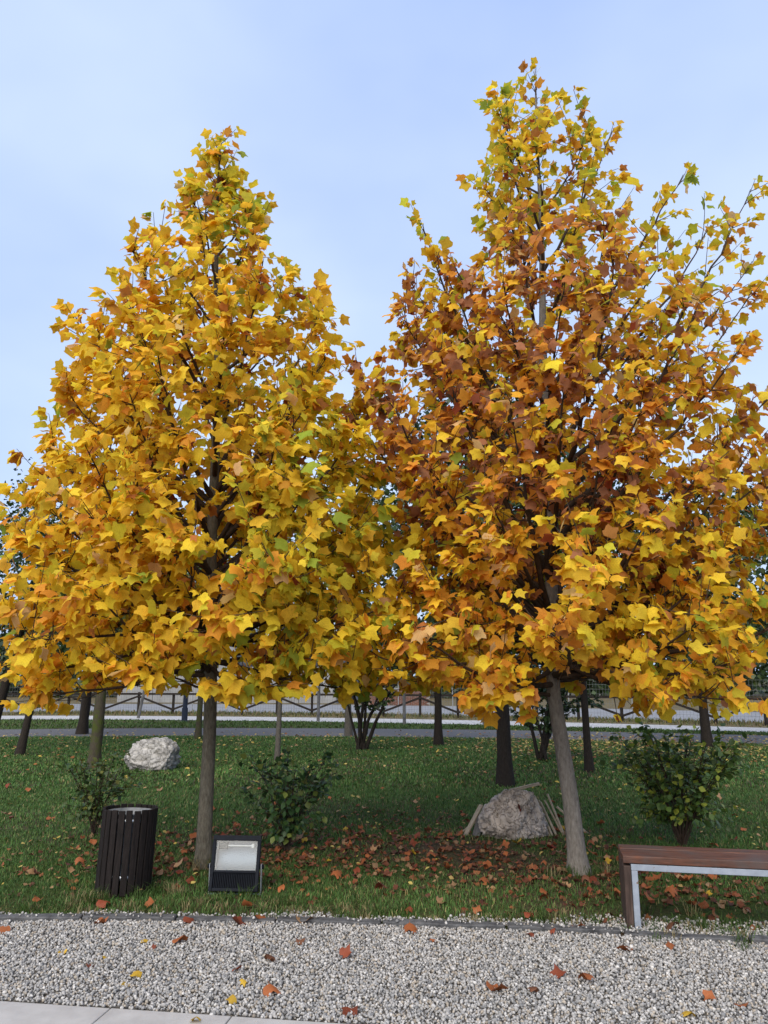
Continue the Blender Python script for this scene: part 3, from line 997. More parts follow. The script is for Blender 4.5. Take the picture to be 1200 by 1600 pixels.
for k in range(7):
    x0 = b2[0] + .33 + k * .030 + random.uniform(-.012, .012)
    stake('thin pale wooden stake in the row right of the boulder', (x0 + .03 + random.uniform(-.02, .02), b2[1] - .05 + random.uniform(-.03, .05), -.03), (x0 - .12 + random.uniform(-.03, .03), b2[1] + .14 + random.uniform(-.02, .05), random.uniform(.30, .44)), random.uniform(.014, .026), .016, M['stake'])
stake('flat stake lying propped on the left flank of the boulder', (b2[0] - .50, b2[1] - .02, -.01), (b2[0] - .30, b2[1] + .16, .27), .05, .018, M['stake'])
stake('thin stake poking out left of the boulder', (b2[0] - .52, b2[1] + .16, -.01), (b2[0] - .27, b2[1] + .22, .16), .018, .016, M['stake'])
stake('dark grey board end standing at the left foot of the boulder', (b2[0] - .39, b2[1] - .05, -.02), (b2[0] - .31, b2[1] + .10, .18), .085, .02, M['stake_grey'])
stake('stake behind the boulder top pointing right', (b2[0] + .02, b2[1] + .27, .40), (b2[0] + .36, b2[1] + .30, .47), .03, .03, M['stake'])
stake('stake lying on the grass right of the grey tulip trunk', (b2[0] + .50, b2[1] + .12, .26), (b2[0] + .80, b2[1] + .05, .0), .03, .02, M['stake'])

# ------------------------------------------------------------------ slatted bin
M['bin_wood'] = simple_mat('dark_stained_wood', (0.005, 0.0042, 0.004), (0.020, 0.015, 0.014), 14, 0.75, 0.2, 0.4, (5, 5, .6))
m = Mat('galvanised_steel', 0.42, 0.5)
m.b.inputs['Metallic'].default_value = 0.85
f = m.noise(m.coord('Object'), 24, 5, 0.6)
m.base(m.ramp(f, [(0.3, (0.40, 0.43, 0.47)), (0.7, (0.58, 0.62, 0.66))]))
M['galv'] = m.m
binr = empty('litter_bin', (-2.0, 6.36, 0)); binr.rotation_euler = (R(-1), R(1.6), 0)
NS = 22
slat_mesh = None
for i in range(NS):
    a = 2 * math.pi * i / NS
    bm = bmesh.new()
    bm_box(bm, (0, 0, 0), (.047, .019, .60), .003)
    bmesh.ops.subdivide_edges(bm, edges=[e for e in bm.edges if e.calc_length() > .4], cuts=3)
    for v_ in bm.verts: v_.co.x += .002 * mnoise.noise(Vector((v_.co.z * 4, i, 0)))
    Mx = Matrix.Rotation(a, 4, 'Z') @ Matrix.Translation((0, -.196, .308 + random.uniform(-.006, .006))) @ Matrix.Rotation(random.uniform(-.012, .012), 4, 'Y')
    bmesh.ops.transform(bm, matrix=Mx, verts=bm.verts)
    bm_obj('slat', bm, M['bin_wood'], binr)


def lathe(name, prof, n, mat, parent, loc=(0, 0, 0)):
    ang = np.arange(n) * 2 * math.pi / n
    V = np.concatenate([np.stack([r_ * np.cos(ang), r_ * np.sin(ang), np.full(n, z_)], 1) for r_, z_ in prof])
    F = []
    for i in range(len(prof) - 1):
        a = i * n + np.arange(n); b = i * n + (np.arange(n) + 1) % n
        F.append(np.stack([a, b, b + n, a + n], 1))
    o = link_mesh(name, tri_mesh(name, V, np.concatenate(F), True), mat, parent)
    o.location = loc
    return o


M['liner'] = simple_mat('dull_zinc', (0.12, 0.135, 0.15), (0.24, 0.26, 0.285), 12, 0.5, 0.5, 0.1)
lathe('liner', [(.001, .12), (.165, .12), (.172, .13), (.174, .582), (.184, .585), (.184, .579), (.178, .577), (.178, .115), (.001, .112)], 40, M['liner'], binr)
for z_ in (.12, .52):
    lathe('hoop', [(.179, z_), (.186, z_), (.186, z_ + .03), (.179, z_ + .03), (.179, z_)], 40, M['galv'], binr)
for a in (.5, 2.6, 4.7):
    box_obj('foot', (.15 * math.cos(a), .15 * math.sin(a), .055), (.03, .03, .15), M['bin_wood'], binr, .003)
tag(binr, 'round black wooden-slatted litter bin standing on the grass by the gravel', 'bin')

# ------------------------------------------------------------------ floodlight
M['black_cast'] = simple_mat('black_cast_metal', (0.006, 0.0075, 0.011), (0.012, 0.015, 0.022), 40, 0.7, 0.15, 0.1)
m = Mat('hammered_reflector', 0.5, 0.5)
m.b.inputs['Metallic'].default_value = 0.55
f = m.n('ShaderNodeTexVoronoi', Scale=110.0); m.l(m.coord('Object'), f.inputs['Vector'])
m.base((0.22, 0.26, 0.31)).bump(f.outputs['Distance'], 0.4, 0.006)
M['reflector'] = m.m
m = Mat('clear_glass', 0.03, 0.5)
tr = m.n('ShaderNodeBsdfTransparent'); tr.inputs['Color'].default_value = (.9, .93, .95, 1)
gl = m.n('ShaderNodeBsdfGlossy', Roughness=.06)
fr = m.n('ShaderNodeFresnel', IOR=1.5); ms = m.n('ShaderNodeMixShader')
m.l(fr.outputs[0], ms.inputs['Fac']); m.l(tr.outputs[0], ms.inputs[1]); m.l(gl.outputs[0], ms.inputs[2])
m.l(ms.outputs[0], m.t.nodes['Material Output'].inputs['Surface'])
M['glass'] = m.m
M['white_part'] = simple_mat('lamp_ceramic', (0.6, 0.6, 0.58), (0.75, 0.74, 0.72), 20, 0.5, 0.4, 0)
fl = empty('floodlight', (-1.135, 6.25, 0)); fl.rotation_euler = (0, 0, R(-4))
T0 = Matrix.Translation((0, 0, .03)) @ Matrix.Rotation(R(-13), 4, 'X')      # face leans back
FW, FH, FD = .375, .39, .15


def fpart(name, c, s, mat, bevel=.004, parent=fl, seg=2):
    return box_obj(name, c, s, mat, parent, bevel, T0, seg)


# housing: open-fronted tapered shell
bm = bmesh.new()
fr_ = [(-FW / 2 + .008, 0, 0.008), (FW / 2 - .008, 0, 0.008), (FW / 2 - .008, 0, FH - .008), (-FW / 2 + .008, 0, FH - .008)]
bk_ = [(-FW / 2 + .05, FD, .05), (FW / 2 - .05, FD, .05), (FW / 2 - .05, FD * .9, FH - .02), (-FW / 2 + .05, FD * .9, FH - .02)]
A = [bm.verts.new(v_) for v_ in fr_]; B = [bm.verts.new(v_) for v_ in bk_]
for i in range(4): bm.faces.new((A[i], A[(i + 1) % 4], B[(i + 1) % 4], B[i]))
bm.faces.new(B)
bmesh.ops.transform(bm, matrix=T0, verts=bm.verts)
bm_obj('housing', bm, M['black_cast'], fl)
WZ0, WZ1 = .145, .352
fpart('frame_top', (0, -.006, (FH + WZ1) / 2), (FW, .03, FH - WZ1), M['black_cast'])
fpart('frame_middle_bar', (0, -.006, WZ0 - .009), (FW - .052, .028, .018), M['black_cast'])
fpart('frame_bottom', (0, -.006, .011), (FW - .052, .028, .022), M['black_cast'])
for s in (-1, 1):
    fpart('frame_side', (s * (FW / 2 - .013), -.006, WZ1 / 2), (.026, .0295, WZ1), M['black_cast'])
for k in range(24):
    x = -FW / 2 + .035 + k * (FW - .07) / 23
    fpart('louvre_rib', (x, -.004, .0725), (.006, .02, .105), M['black_cast'], .001, fl, 1)
fpart('louvre_back', (0, .008, .0725), (FW - .05, .006, .106), M['black_cast'], .001, fl, 1)
# curved reflector inside
n = 14
th = np.linspace(-1.25, 1.15, n)
rv = []
zc = (WZ0 + WZ1) / 2
for xx in (-.155, .155):
    for t in th: rv.append((xx, .015 + .085 * math.cos(t) - .025, zc + .112 * math.sin(t)))
i = np.arange(n - 1)
me = tri_mesh('reflector', np.array([T0 @ Vector(p) for p in rv]), np.stack([i, i + 1, i + 1 + n, i + n], 1), True)
link_mesh('reflector', me, M['reflector'], fl)
for s in (-1, 1):
    fpart('reflector_cheek', (s * .157, .045, zc), (.003, .07, WZ1 - WZ0 - .004), M['reflector'], 0)
fpart('lamp_holder', (-.115, .03, .318), (.075, .035, .05), M['black_cast'], .004)
lt = Tubes(); lt.add([(-.08, .03, .318), (.11, .03, .318)], [.006, .006], 10)
lo = link_mesh('lamp_tube', lt.mesh('lamp_tube'), M['white_part'], fl); lo.matrix_basis = T0
fpart('lamp_clip', (.118, .03, .318), (.02, .03, .03), M['white_part'], .003)
fpart('glass', (0, -.004, zc), (FW - .054, .004, WZ1 - WZ0 + .006), M['glass'], 0)
for s in (-1, 1):                                   # U bracket
    box_obj('bracket_arm', (s * (FW / 2 + .012), .055, .10), (.006, .035, .23), M['galv'], fl, .001)
    kn = Tubes(); kn.add([(s * (FW / 2 - .02), .055, .195), (s * (FW / 2 + .028), .055, .195)], [.016, .016], 10, 0, True)
    link_mesh('bracket_bolt', kn.mesh('bracket_bolt'), M['black_cast'], fl, )
box_obj('bracket_base', (0, .055, -.002), (FW + .03, .04, .008), M['galv'], fl, .001)
tag(fl, 'black rectangular floodlight with hammered reflector standing at the trunk foot', 'floodlight')

# ------------------------------------------------------------------ bench
m = Mat('worn_bench_wood', 0.6, 0.35)
v = m.coord('Object', (1.0, 9, 9))
f = m.noise(v, 5, 8, 0.65); g2 = m.noise(m.coord('Object'), 4.0, 5, 0.65)
c = m.ramp(f, [(0.3, (0.035, 0.017, 0.012)), (0.55, (0.11, 0.043, 0.025)), (0.75, (0.19, 0.075, 0.04))])
q = m.n('ShaderNodeMapRange'); m.l(g2, q.inputs['Value']); q.inputs['From Min'].default_value = .40; q.inputs['From Max'].default_value = .62
m.base(m.mix(m.math('MULTIPLY', q.outputs['Result'], .75), c, (0.075, 0.06, 0.056))).bump(f, .35, .006)
M['bench_wood'] = m.m
m = Mat('dark_bench_wood', 0.7, 0.3)
f = m.noise(m.coord('Object', (9, 9, 1.0)), 5, 8, 0.65)
m.base(m.ramp(f, [(0.3, (0.022, 0.014, 0.011)), (0.55, (0.065, 0.042, 0.034)), (0.75, (0.12, 0.085, 0.07))])).bump(f, .4, .006)
M['bench_wood_dark'] = m.m
m = Mat('painted_steel', 0.45, 0.4)
f = m.noise(m.coord('Object'), 9, 6, 0.7)
c = m.ramp(f, [(0.35, (0.22, 0.255, 0.31)), (0.65, (0.30, 0.34, 0.40))])
q = m.n('ShaderNodeMapRange'); m.l(m.noise(m.coord('Object'), 30, 4, 0.6), q.inputs['Value']); q.inputs['From Min'].default_value = .66; q.inputs['From Max'].default_value = .7
m.base(m.mix(q.outputs['Result'], c, (.16, .09, .05)))
M['bench_steel'] = m.m
be = empty('bench', (1.575, 5.43, 0), R(-11.7))
BL, BD, BH, PT = 2.1, .385, .452, .046
for k in range(3):
    w_ = BD / 3 - .008
    bm = bmesh.new()
    bm_box(bm, (BL / 2, BD / 6 + k * BD / 3, BH - PT / 2 + (.002, -.001, .0015)[k]), (BL, w_, PT), .005, None, 2)
    bm_obj('seat_plank', bm, M['bench_wood'], be)
    for end in (0, 1):
        bm = bmesh.new()
        bm_box(bm, (PT / 2 if not end else BL - PT / 2, BD / 6 + k * BD / 3, (BH - PT) / 2 - .01), (PT, w_, BH - PT - .006), .005, None, 2)
        bm_obj('end_plank', bm, M['bench_wood_dark'], be)
for y_ in (.028, BD - .03):
    ST = .04
    box_obj('frame_rail', (BL / 2, y_, BH - PT - ST / 2 - .002), (BL - 2 * PT - .004, ST, ST), M['bench_steel'], be, .003)
    for x_ in (PT + ST / 2 + .003, BL - PT - ST / 2 - .003):
        box_obj('frame_leg', (x_, y_, (BH - PT - ST - .04) / 2), (ST, ST - .001, BH - PT - ST + .036), M['bench_steel'], be, .003)
tag(be, 'backless bench of worn reddish planks on a pale steel frame', 'bench')

# ------------------------------------------------------------------ fences, posts and the far side of the road
M['rail_wood'] = simple_mat('dark_rail_wood', (0.012, 0.010, 0.009), (0.032, 0.027, 0.023), 10, 0.85, 0.15, 0.3)
M['pole_grey'] = simple_mat('grey_pole', (0.06, 0.06, 0.06), (0.12, 0.12, 0.12), 6, 0.9, 0.1, 0.1)
M['navy'] = simple_mat('navy_post_paint', (0.010, 0.014, 0.024), (0.018, 0.024, 0.040), 10, 0.85, 0.1, 0)
M['wire'] = simple_mat('fence_wire', (0.12, 0.125, 0.13), (0.2, 0.205, 0.21), 4, 0.6, 0.4, 0)


def along(f_, x0, x1, step):
    """points at equal spacing on the curve y = f(x)"""
    xs = np.linspace(x0, x1, 2000); ys = f_(xs)
    s = np.concatenate([[0], np.cumsum(np.hypot(np.diff(xs), np.diff(ys)))])
    t = np.arange(0, s[-1], step)
    return np.stack([np.interp(t, s, xs), np.interp(t, s, ys)], 1)


fy = lambda x: pave_y(x) + 3.3
fp = along(fy, -24, 20, 1.62)
fence = empty('rail_fence', (fp[0][0], fp[0][1], 0))
o0 = Vector((fp[0][0], fp[0][1], 0))


def beam(name, a, b, w, t, mat, parent, off):
    a, b = Vector(a) - off, Vector(b) - off
    d = b - a
    rot = d.to_track_quat('X', 'Z').to_matrix().to_4x4()
    return box_obj(name, (0, 0, 0), (d.length, w, t), mat, parent, .006, Matrix.Translation((a + b) / 2) @ rot)


for i, (x, y) in enumerate(fp):
    hi = i % 2 == 0
    box_obj('post', (x - o0.x, y - o0.y, (.98 if hi else .9) / 2 - .05), (.10, .10, 1.08 if hi else 1.0), M['rail_wood'], fence, .008)
    if i + 1 < len(fp):
        x2, y2 = fp[i + 1]
        beam('top_rail', (x, y - .075, .90), (x2, y2 - .075, .90), .05, .09, M['rail_wood'], fence, o0)
        za, zb = (.80, .22) if hi else (.22, .80)
        beam('brace', (x, y - .08, za), (x2, y2 - .08, zb), .045, .085, M['rail_wood'], fence, o0)
tag(fence, 'dark timber rail fence with zigzag braces along the far pavement', 'fence')

my = lambda x: pave_y(x) + 5.2
mp = along(my, -24, 20, 2.5)
wf = empty('wire_fence', (mp[0][0], mp[0][1], 0)); o1 = Vector((mp[0][0], mp[0][1], 0))
MH = 1.55
for i, (x, y) in enumerate(mp):
    tb = Tubes(); tb.add([(x - o1.x, y - o1.y, -.05), (x - o1.x, y - o1.y, MH + .05)], [.022, .022], 8, 0, True)
    link_mesh('post', tb.mesh('post'), M['wire'], wf)
    if i + 1 < len(mp):
        x2, y2 = mp[i + 1]
        tb = Tubes()
        for k in range(1, 20):
            t = k / 20; xx, yy = x + (x2 - x) * t - o1.x, y + (y2 - y) * t - o1.y
            tb.add([(xx, yy, .03), (xx, yy, MH)], [.0045, .0045], 3)
        for k in range(9):
            z_ = .05 + k * (MH - .07) / 8
            tb.add([(x - o1.x, y - o1.y, z_), (x2 - o1.x, y2 - o1.y, z_)], [.004, .004], 3)
        link_mesh('mesh_panel', tb.mesh('mesh_panel'), M['wire'], wf)['kind'] = 'stuff'
tag(wf, 'grey welded wire mesh fence between the timber rails and the road', 'fence')

p_ = g(288, 1128)
np_ = empty('lamp_post', p_)
tb = Tubes(); tb.add([(0, 0, -.05), (0, 0, .5), (0, 0, .52), (0, 0, 4.6)], [.11, .11, .085, .065], 14, 0, True)
link_mesh('pole', tb.mesh('pole'), M['navy'], np_)
lathe('lantern', [(.001, 4.95), (.20, 4.88), (.22, 4.84), (.16, 4.62), (.07, 4.58), (.001, 4.58)], 20, M['navy'], np_)
tag(np_, 'thick navy blue lamp post beside the far path', 'lamp post')
for px, py, lean, lab in ((215, 1123, .5, 'slim grey pole leaning right by the far pavement'), (497, 1128, .03, 'slim grey pole left of the spreading shrubby tree'),
                          (632, 1133, -.04, 'slim grey pole right of the spreading shrubby tree'), (757, 1134, -.03, 'slim grey pole just left of the thick dark trunk')):
    q_ = g(px, py)
    pr = empty('slim_pole', q_)
    tb = Tubes(); tb.add([(0, 0, -.1), (lean * .4, 0, 1.1), (lean, 0, 2.7)], [.062, .055, .045], 10, .01, True)
    link_mesh('pole', tb.mesh('pole'), M['pole_grey'], pr)
    lathe('cap', [(.001, 0.02), (.05, .015), (.052, -.02)], 10, M['navy'], pr, (lean, 0, 2.7))
    tag(pr, lab, 'pole', 'slim poles by the far pavement')

# concrete building across the road
M['concrete'] = simple_mat('grey_concrete', (0.20, 0.205, 0.21), (0.28, 0.285, 0.29), 1.2, 0.9, 0.2, 0.15)
M['roof_grey'] = simple_mat('dark_roof_edge', (0.05, 0.05, 0.055), (0.09, 0.09, 0.095), 2, 0.8, 0.2, 0)
M['pane_dark'] = simple_mat('dark_window', (0.02, 0.024, 0.03), (0.05, 0.056, 0.065), 2, 0.15, 0.5, 0)
bl = empty('concrete_building', (-10.5, 52.0, 0)); bl.rotation_euler = (0, 0, R(-8))
box_obj('wall_core', (0, 4.1, 1.95), (15.0, 8.0, 3.9), M['concrete'], bl)
for k in range(6):
    box_obj('wall_panel', (-6.25 + k * 2.5, .05, 1.95), (2.47, .12, 3.9), M['concrete'], bl, .012)
for k in (0, 2, 3, 5):
    wdw = box_obj('window', (-6.25 + k * 2.5, -.03, 2.75), (1.5, .06, .8), M['roof_grey'], bl, .01)
    box_obj('pane', (-6.25 + k * 2.5, -.07, 2.75), (1.36, .03, .66), M['pane_dark'], wdw)
box_obj('roof_edge', (0, 4.1, 4.02), (15.4, 8.5, .24), M['roof_grey'], bl, .02)
tag(bl, 'low grey concrete building across the road behind the golden tree', 'building')

# low brick wall across the road, laid brick by brick
M['brick'] = simple_mat('red_brown_brick', (0.10, 0.045, 0.032), (0.19, 0.09, 0.06), 3, 0.9, 0.2, 0.2)
M['mortar'] = simple_mat('mortar', (0.22, 0.21, 0.2), (0.3, 0.29, 0.27), 9, 0.95, 0.1, 0.1)
bw = empty('brick_wall', (.9, 47.0, 0))
box_obj('wall_core', (0, 0, .45), (3.6, .3, .98), M['mortar'], bw)
bm = bmesh.new()
for r_ in range(12):
    for k in range(14):
        x = -1.75 + k * .26 + (.13 if r_ % 2 else 0)
        if x > 1.72: continue
        bm_box(bm, (x, -.155, .05 + r_ * .078), (.24, .03, .066))
tag(bm_obj('brickwork', bm, M['brick'], bw), kind='stuff')
box_obj('coping', (0, 0, .98), (3.75, .42, .08), M['concrete'], bw, .01)
tag(bw, 'low red-brown brick wall beyond the wire fence', 'wall')

# the wood beyond the road reads as one dark mass
nW = 26000
wx = rng.uniform(-75, 75, nW)
wy = 62 + rng.uniform(0, 10, nW) + .004 * wx ** 2
hgt = 6.0 + 1.2 * np.sin(wx * .21) + .8 * np.sin(wx * .57 + 1) + .5 * np.sin(wx * 1.3)
wz = rng.random(nW) ** .8 * hgt
P = np.stack([wx, wy, wz], 1)
D = rng.standard_normal((nW, 3)); N = rng.standard_normal((nW, 3)) + np.array([0, -.4, .8])
C = np.array(DG)[rng.integers(0, 4, nW)] * rng.uniform(.6, 1.2, (nW, 1))
wood = link_mesh('far_wood', scatter_leaves('far_wood', QUAD, P, D, N, rng.uniform(.35, .9, nW), rng.integers(0, 2, nW), np.hstack([C, rng.random((nW, 1))]), (0, 0, 0), False), M['green_leaf'])
tag(wood, 'dark green belt of trees beyond the road', 'wood', kind='stuff')

# ------------------------------------------------------------------ gravel pebbles
def ico():
    bm = bmesh.new(); bmesh.ops.create_icosphere(bm, subdivisions=1, radius=1)
    bm.verts.ensure_lookup_table()
    V = np.array([v_.co for v_ in bm.verts]); F = np.array([[v_.index for v_ in f_.verts] for f_ in bm.faces]); bm.free()
    return V, F


def pebble_mesh(name, P, S, C):
    V0, F0 = ico(); n = len(P); k = len(V0)
    W = V0[None] * (1 + .22 * rng.standard_normal((n, k, 1)).clip(-1, 1))
    W = W * (S[:, None] * rng.uniform(.55, 1.25, (n, 3)))[:, None, :]
    q_ = nrm(rng.standard_normal((n, 4)))
    a, b, c, d = q_.T
    Rm = np.stack([np.stack([1 - 2 * (c * c + d * d), 2 * (b * c - a * d), 2 * (b * d + a * c)], 1),
                   np.stack([2 * (b * c + a * d), 1 - 2 * (b * b + d * d), 2 * (c * d - a * b)], 1),
                   np.stack([2 * (b * d - a * c), 2 * (c * d + a * b), 1 - 2 * (b * b + c * c)], 1)], 1)
    W = np.einsum('nij,nkj->nki', Rm, W) + P[:, None]
    F = F0[None] + (np.arange(n) * k)[:, None, None]
    return tri_mesh(name, W.reshape(-1, 3), F.reshape(-1, 3), True, np.repeat(C, k, 0))


sp = .0152
xs, ys = np.meshgrid(np.arange(-3.9, 3.6, sp), np.arange(3.45, 6.3, sp))
X = (xs + rng.uniform(-.5, .5, xs.shape) * sp * 1.2).ravel(); Y = (ys + rng.uniform(-.5, .5, ys.shape) * sp * 1.2).ravel()
ky = kerb_y(X)
inbed = (Y < ky - .045) & (Y > paving_y(X) + .0)
# stones that have spilled over the edging, mostly in front of the lamp and round the bench foot
dn = np.array([mnoise.noise(Vector((x * 2.3, y * 2.3, 4.1))) for x, y in zip(X, Y)])
sp_d = np.clip(.12 + .10 * np.interp(X, [-3.5, -2.4, -1.6, -.9, .4, 1.2, 1.7, 3], [0, .2, .3, .9, .7, 1.6, 3.2, 3.0]) + .14 * dn, .03, .6)
spill = (Y > ky + .045) & (Y < ky + sp_d) & (rng.random(len(X)) < np.interp((Y - ky) / sp_d, [0, .4, 1], [.95, .75, .1]))
onk = (np.abs(Y - ky) <= .045) & (rng.random(len(X)) < .05 + .25 * np.clip(dn, 0, 1))
keep = (inbed | spill | onk) & (np.abs(X) < .5 * Y + .75)
X, Y, sl = X[keep], Y[keep], spill[keep]
n = len(X)
S = rng.uniform(.0058, .0105, n) * np.where(rng.random(n) < .08, 1.35, 1)
Z = .006 + S * .35 + rng.random(n) * .011 + .004 * dn[keep] + np.where(onk[keep], .029, 0)
pc = .70 * np.array([(.51, .50, .485), (.62, .61, .595), (.41, .41, .41), (.30, .305, .31), (.54, .48, .40), (.17, .17, .172), (.78, .765, .74), (.38, .33, .27)])
C = pc[rng.choice(8, n, p=[.24, .22, .17, .11, .09, .05, .08, .04])] * rng.uniform(.82, 1.12, (n, 1))
peb = link_mesh('gravel', pebble_mesh('gravel', np.stack([X, Y, Z], 1), S, np.hstack([C, np.ones((n, 1))])), M['pebble'])
tag(peb, 'pale grey and white gravel covering the foreground', 'gravel', kind='stuff')
print('PEBBLES', n)

# ------------------------------------------------------------------ grass
def blades(X, Y, H, W, C, lean=.75):
    n = len(X)
    az = rng.uniform(0, 6.28, n); ln = rng.uniform(.1, 1, n) * lean * H * 1.6
    dx, dy = np.cos(az), np.sin(az); fa = az + math.pi / 2 + rng.uniform(-.8, .8, n)
    wx, wy = np.cos(fa) * W / 2, np.sin(fa) * W / 2
    z0 = np.full(n, -.004)
    a = np.stack([X - wx, Y - wy, z0], 1); b = np.stack([X + wx, Y + wy, z0], 1)
    mx, my_, mz = X + dx * ln * .35, Y + dy * ln * .35, H * .6
    c = np.stack([mx + wx * .8, my_ + wy * .8, mz], 1); d = np.stack([mx - wx * .8, my_ - wy * .8, mz], 1)
    e = np.stack([X + dx * ln, Y + dy * ln, H * rng.uniform(.75, 1, n)], 1)
    V = np.stack([a, b, c, d, e], 1).reshape(-1, 3)
    o_ = (np.arange(n) * 5)[:, None]
    quad = o_ + np.array([[0, 1, 2, 3]]); tri = o_ + np.array([[3, 2, 4]])
    return V, quad, tri, np.repeat(np.hstack([C, rng.random((n, 1))]), 5, 0)


def bare(X, Y):
    """worn patches: before the grey boulder, under the bench, along the gravel edge"""
    v_ = np.zeros_like(X)
    for cx, cy, rx, ry, s in ((.85, 7.6, 1.3, 1.0, 1.05), (-1.0, 7.6, .7, .5, .5), (2.3, 5.75, 1.3, .6, .92), (1.3, 5.9, .7, .35, .7), (-.2, 6.6, 1.0, .5, .3), (-1.57, 7.14, .32, .28, .95), (1.63, 6.9, .32, .28, .95)):
        v_ = np.maximum(v_, s * np.exp(-(((X - cx) / rx) ** 2 + ((Y - cy) / ry) ** 2)))
    edge = np.clip(1 - (Y - kerb_y(X)) / .45, 0, 1) * .72
    return np.maximum(v_, edge)


def grass_zone(y0, y1, dens, hmin, hmax, w, near=None, xk_=.5, xo=1.6):
    area_x = xk_ * y1 + xo
    n = int(dens * 2 * area_x * (y1 - y0))
    X = rng.uniform(-area_x, area_x, n); Y = rng.uniform(y0, y1, n)
    k = (np.abs(X) < xk_ * Y + xo) & (Y > kerb_y(X) + .05) & (Y < path_y(X) - 1.75)
    X, Y = X[k], Y[k]
    nz = np.array([mnoise.noise(Vector((x * .9, y * .9, 0))) + .5 * mnoise.noise(Vector((x * 3.1, y * 3.1, 7))) for x, y in zip(X, Y)])
    B = bare(X, Y) + .22 * nz
    k = rng.random(len(X)) > np.clip(B, 0, .97)
    X, Y, nz, B = X[k], Y[k], nz[k], B[k]
    n = len(X)
    H = rng.uniform(hmin, hmax, n) * (1 + .45 * nz) * (1 - .35 * np.clip(B, 0, 1))
    g_ = np.array([(.055, .13, .028), (.075, .16, .035), (.04, .10, .024), (.11, .175, .045), (.27, .22, .10)])
    dry = np.clip(.05 + .18 * np.clip(B, 0, 1), 0, .6)
    idx = np.where(rng.random(n) < dry, 4, rng.integers(0, 4, n))
    C = g_[idx] * rng.uniform(.75, 1.2, (n, 1)) * (1 + .25 * nz[:, None])
    return X, Y, H, np.full(n, w) * rng.uniform(.7, 1.3, n), np.clip(C, .005, 1)


parts = [grass_zone(5.0, 8.0, 4400, .018, .050, .005), grass_zone(8.0, 12.0, 2200, .020, .050, .0075), grass_zone(12.0, 24.5, 680, .025, .06, .016)]
# verge between the two far paths
n = 16000
X = rng.uniform(-17, 15, n); Y = path_y(X) + 1.85 + rng.random(n) * (pave_y(X) - 1.6 - path_y(X) - 1.85)
parts.append((X, Y, rng.uniform(.05, .1, n), np.full(n, .03), np.array([(.045, .09, .02), (.06, .11, .025), (.08, .12, .03)])[rng.integers(0, 3, n)]))
n = 9000
X = rng.uniform(-17, 15, n); Y = pave_y(X) + 1.5 + rng.random(n) ** .6 * 3.8
parts.append((X, Y, rng.uniform(.06, .24, n) * rng.uniform(.4, 1, n), np.full(n, .03), np.array([(.07, .10, .025), (.16, .14, .06), (.10, .11, .03), (.20, .15, .07)])[rng.integers(0, 4, n)]))
# straggling tufts along the edging, at trunk feet, round the bin and the bench
tuft = []
for _ in range(150):
    x = rng.uniform(-3.3, 3.0); tuft.append((x, float(kerb_y(x)) + abs(rng.normal(.16, .13)) + .06, rng.uniform(.04, .09)))
for cx, cy, r_, k in ((-1.95, 6.2, .28, 20), (1.65, 6.85, .16, 14), (-1.56, 7.08, .14, 8), (1.9, 5.5, .5, 16), (-1.13, 6.2, .25, 8)):
    for _ in range(k): tuft.append((cx + rng.normal(0, r_), cy + rng.normal(0, r_ * .5), rng.uniform(.07, .15)))
tx, ty, th_ = np.array(tuft).T
rep = 22
X = np.repeat(tx, rep) + rng.normal(0, .025, len(tx) * rep); Y = np.repeat(ty, rep) + rng.normal(0, .025, len(tx) * rep)
H = np.repeat(th_, rep) * rng.uniform(.5, 1.1, len(X))
dryt = np.repeat(rng.random(len(tx)) < .3, rep)
C = np.where(dryt[:, None], np.array([[.24, .20, .10]]), np.array([[.055, .10, .022]])) * rng.uniform(.7, 1.25, (len(X), 1))
parts.append((X, Y, H, np.full(len(X), .005), C))
Vs, Q, T_, Cc, n0 = [], [], [], [], 0
for X, Y, H, W, C in parts:
    V, q_, t_, c_ = blades(X, Y, H, W, C)
    Vs.append(V); Q.append(q_ + n0); T_.append(t_ + n0); Cc.append(c_); n0 += len(V)
gr = link_mesh('grass', tri_mesh('grass', np.concatenate(Vs), [np.concatenate(Q), np.concatenate(T_)], False, np.concatenate(Cc)), M['grass'])
tag(gr, 'short green lawn grass with worn dry patches', 'grass', kind='stuff')
print('BLADES', n0 // 5)

# ------------------------------------------------------------------ fallen leaves
FALL = [('orange', (.29, .095, .035)), ('rust-red', (.20, .05, .026)), ('brown', (.16, .07, .04)), ('pale tan', (.36, .22, .12)), ('yellow', (.52, .34, .04)), ('dark red', (.13, .022, .014))]
PROB = {'gravel': [.38, .16, .14, .10, .17, .05], 'lawn': [.47, .25, .10, .12, .04, .02]}
spots = []
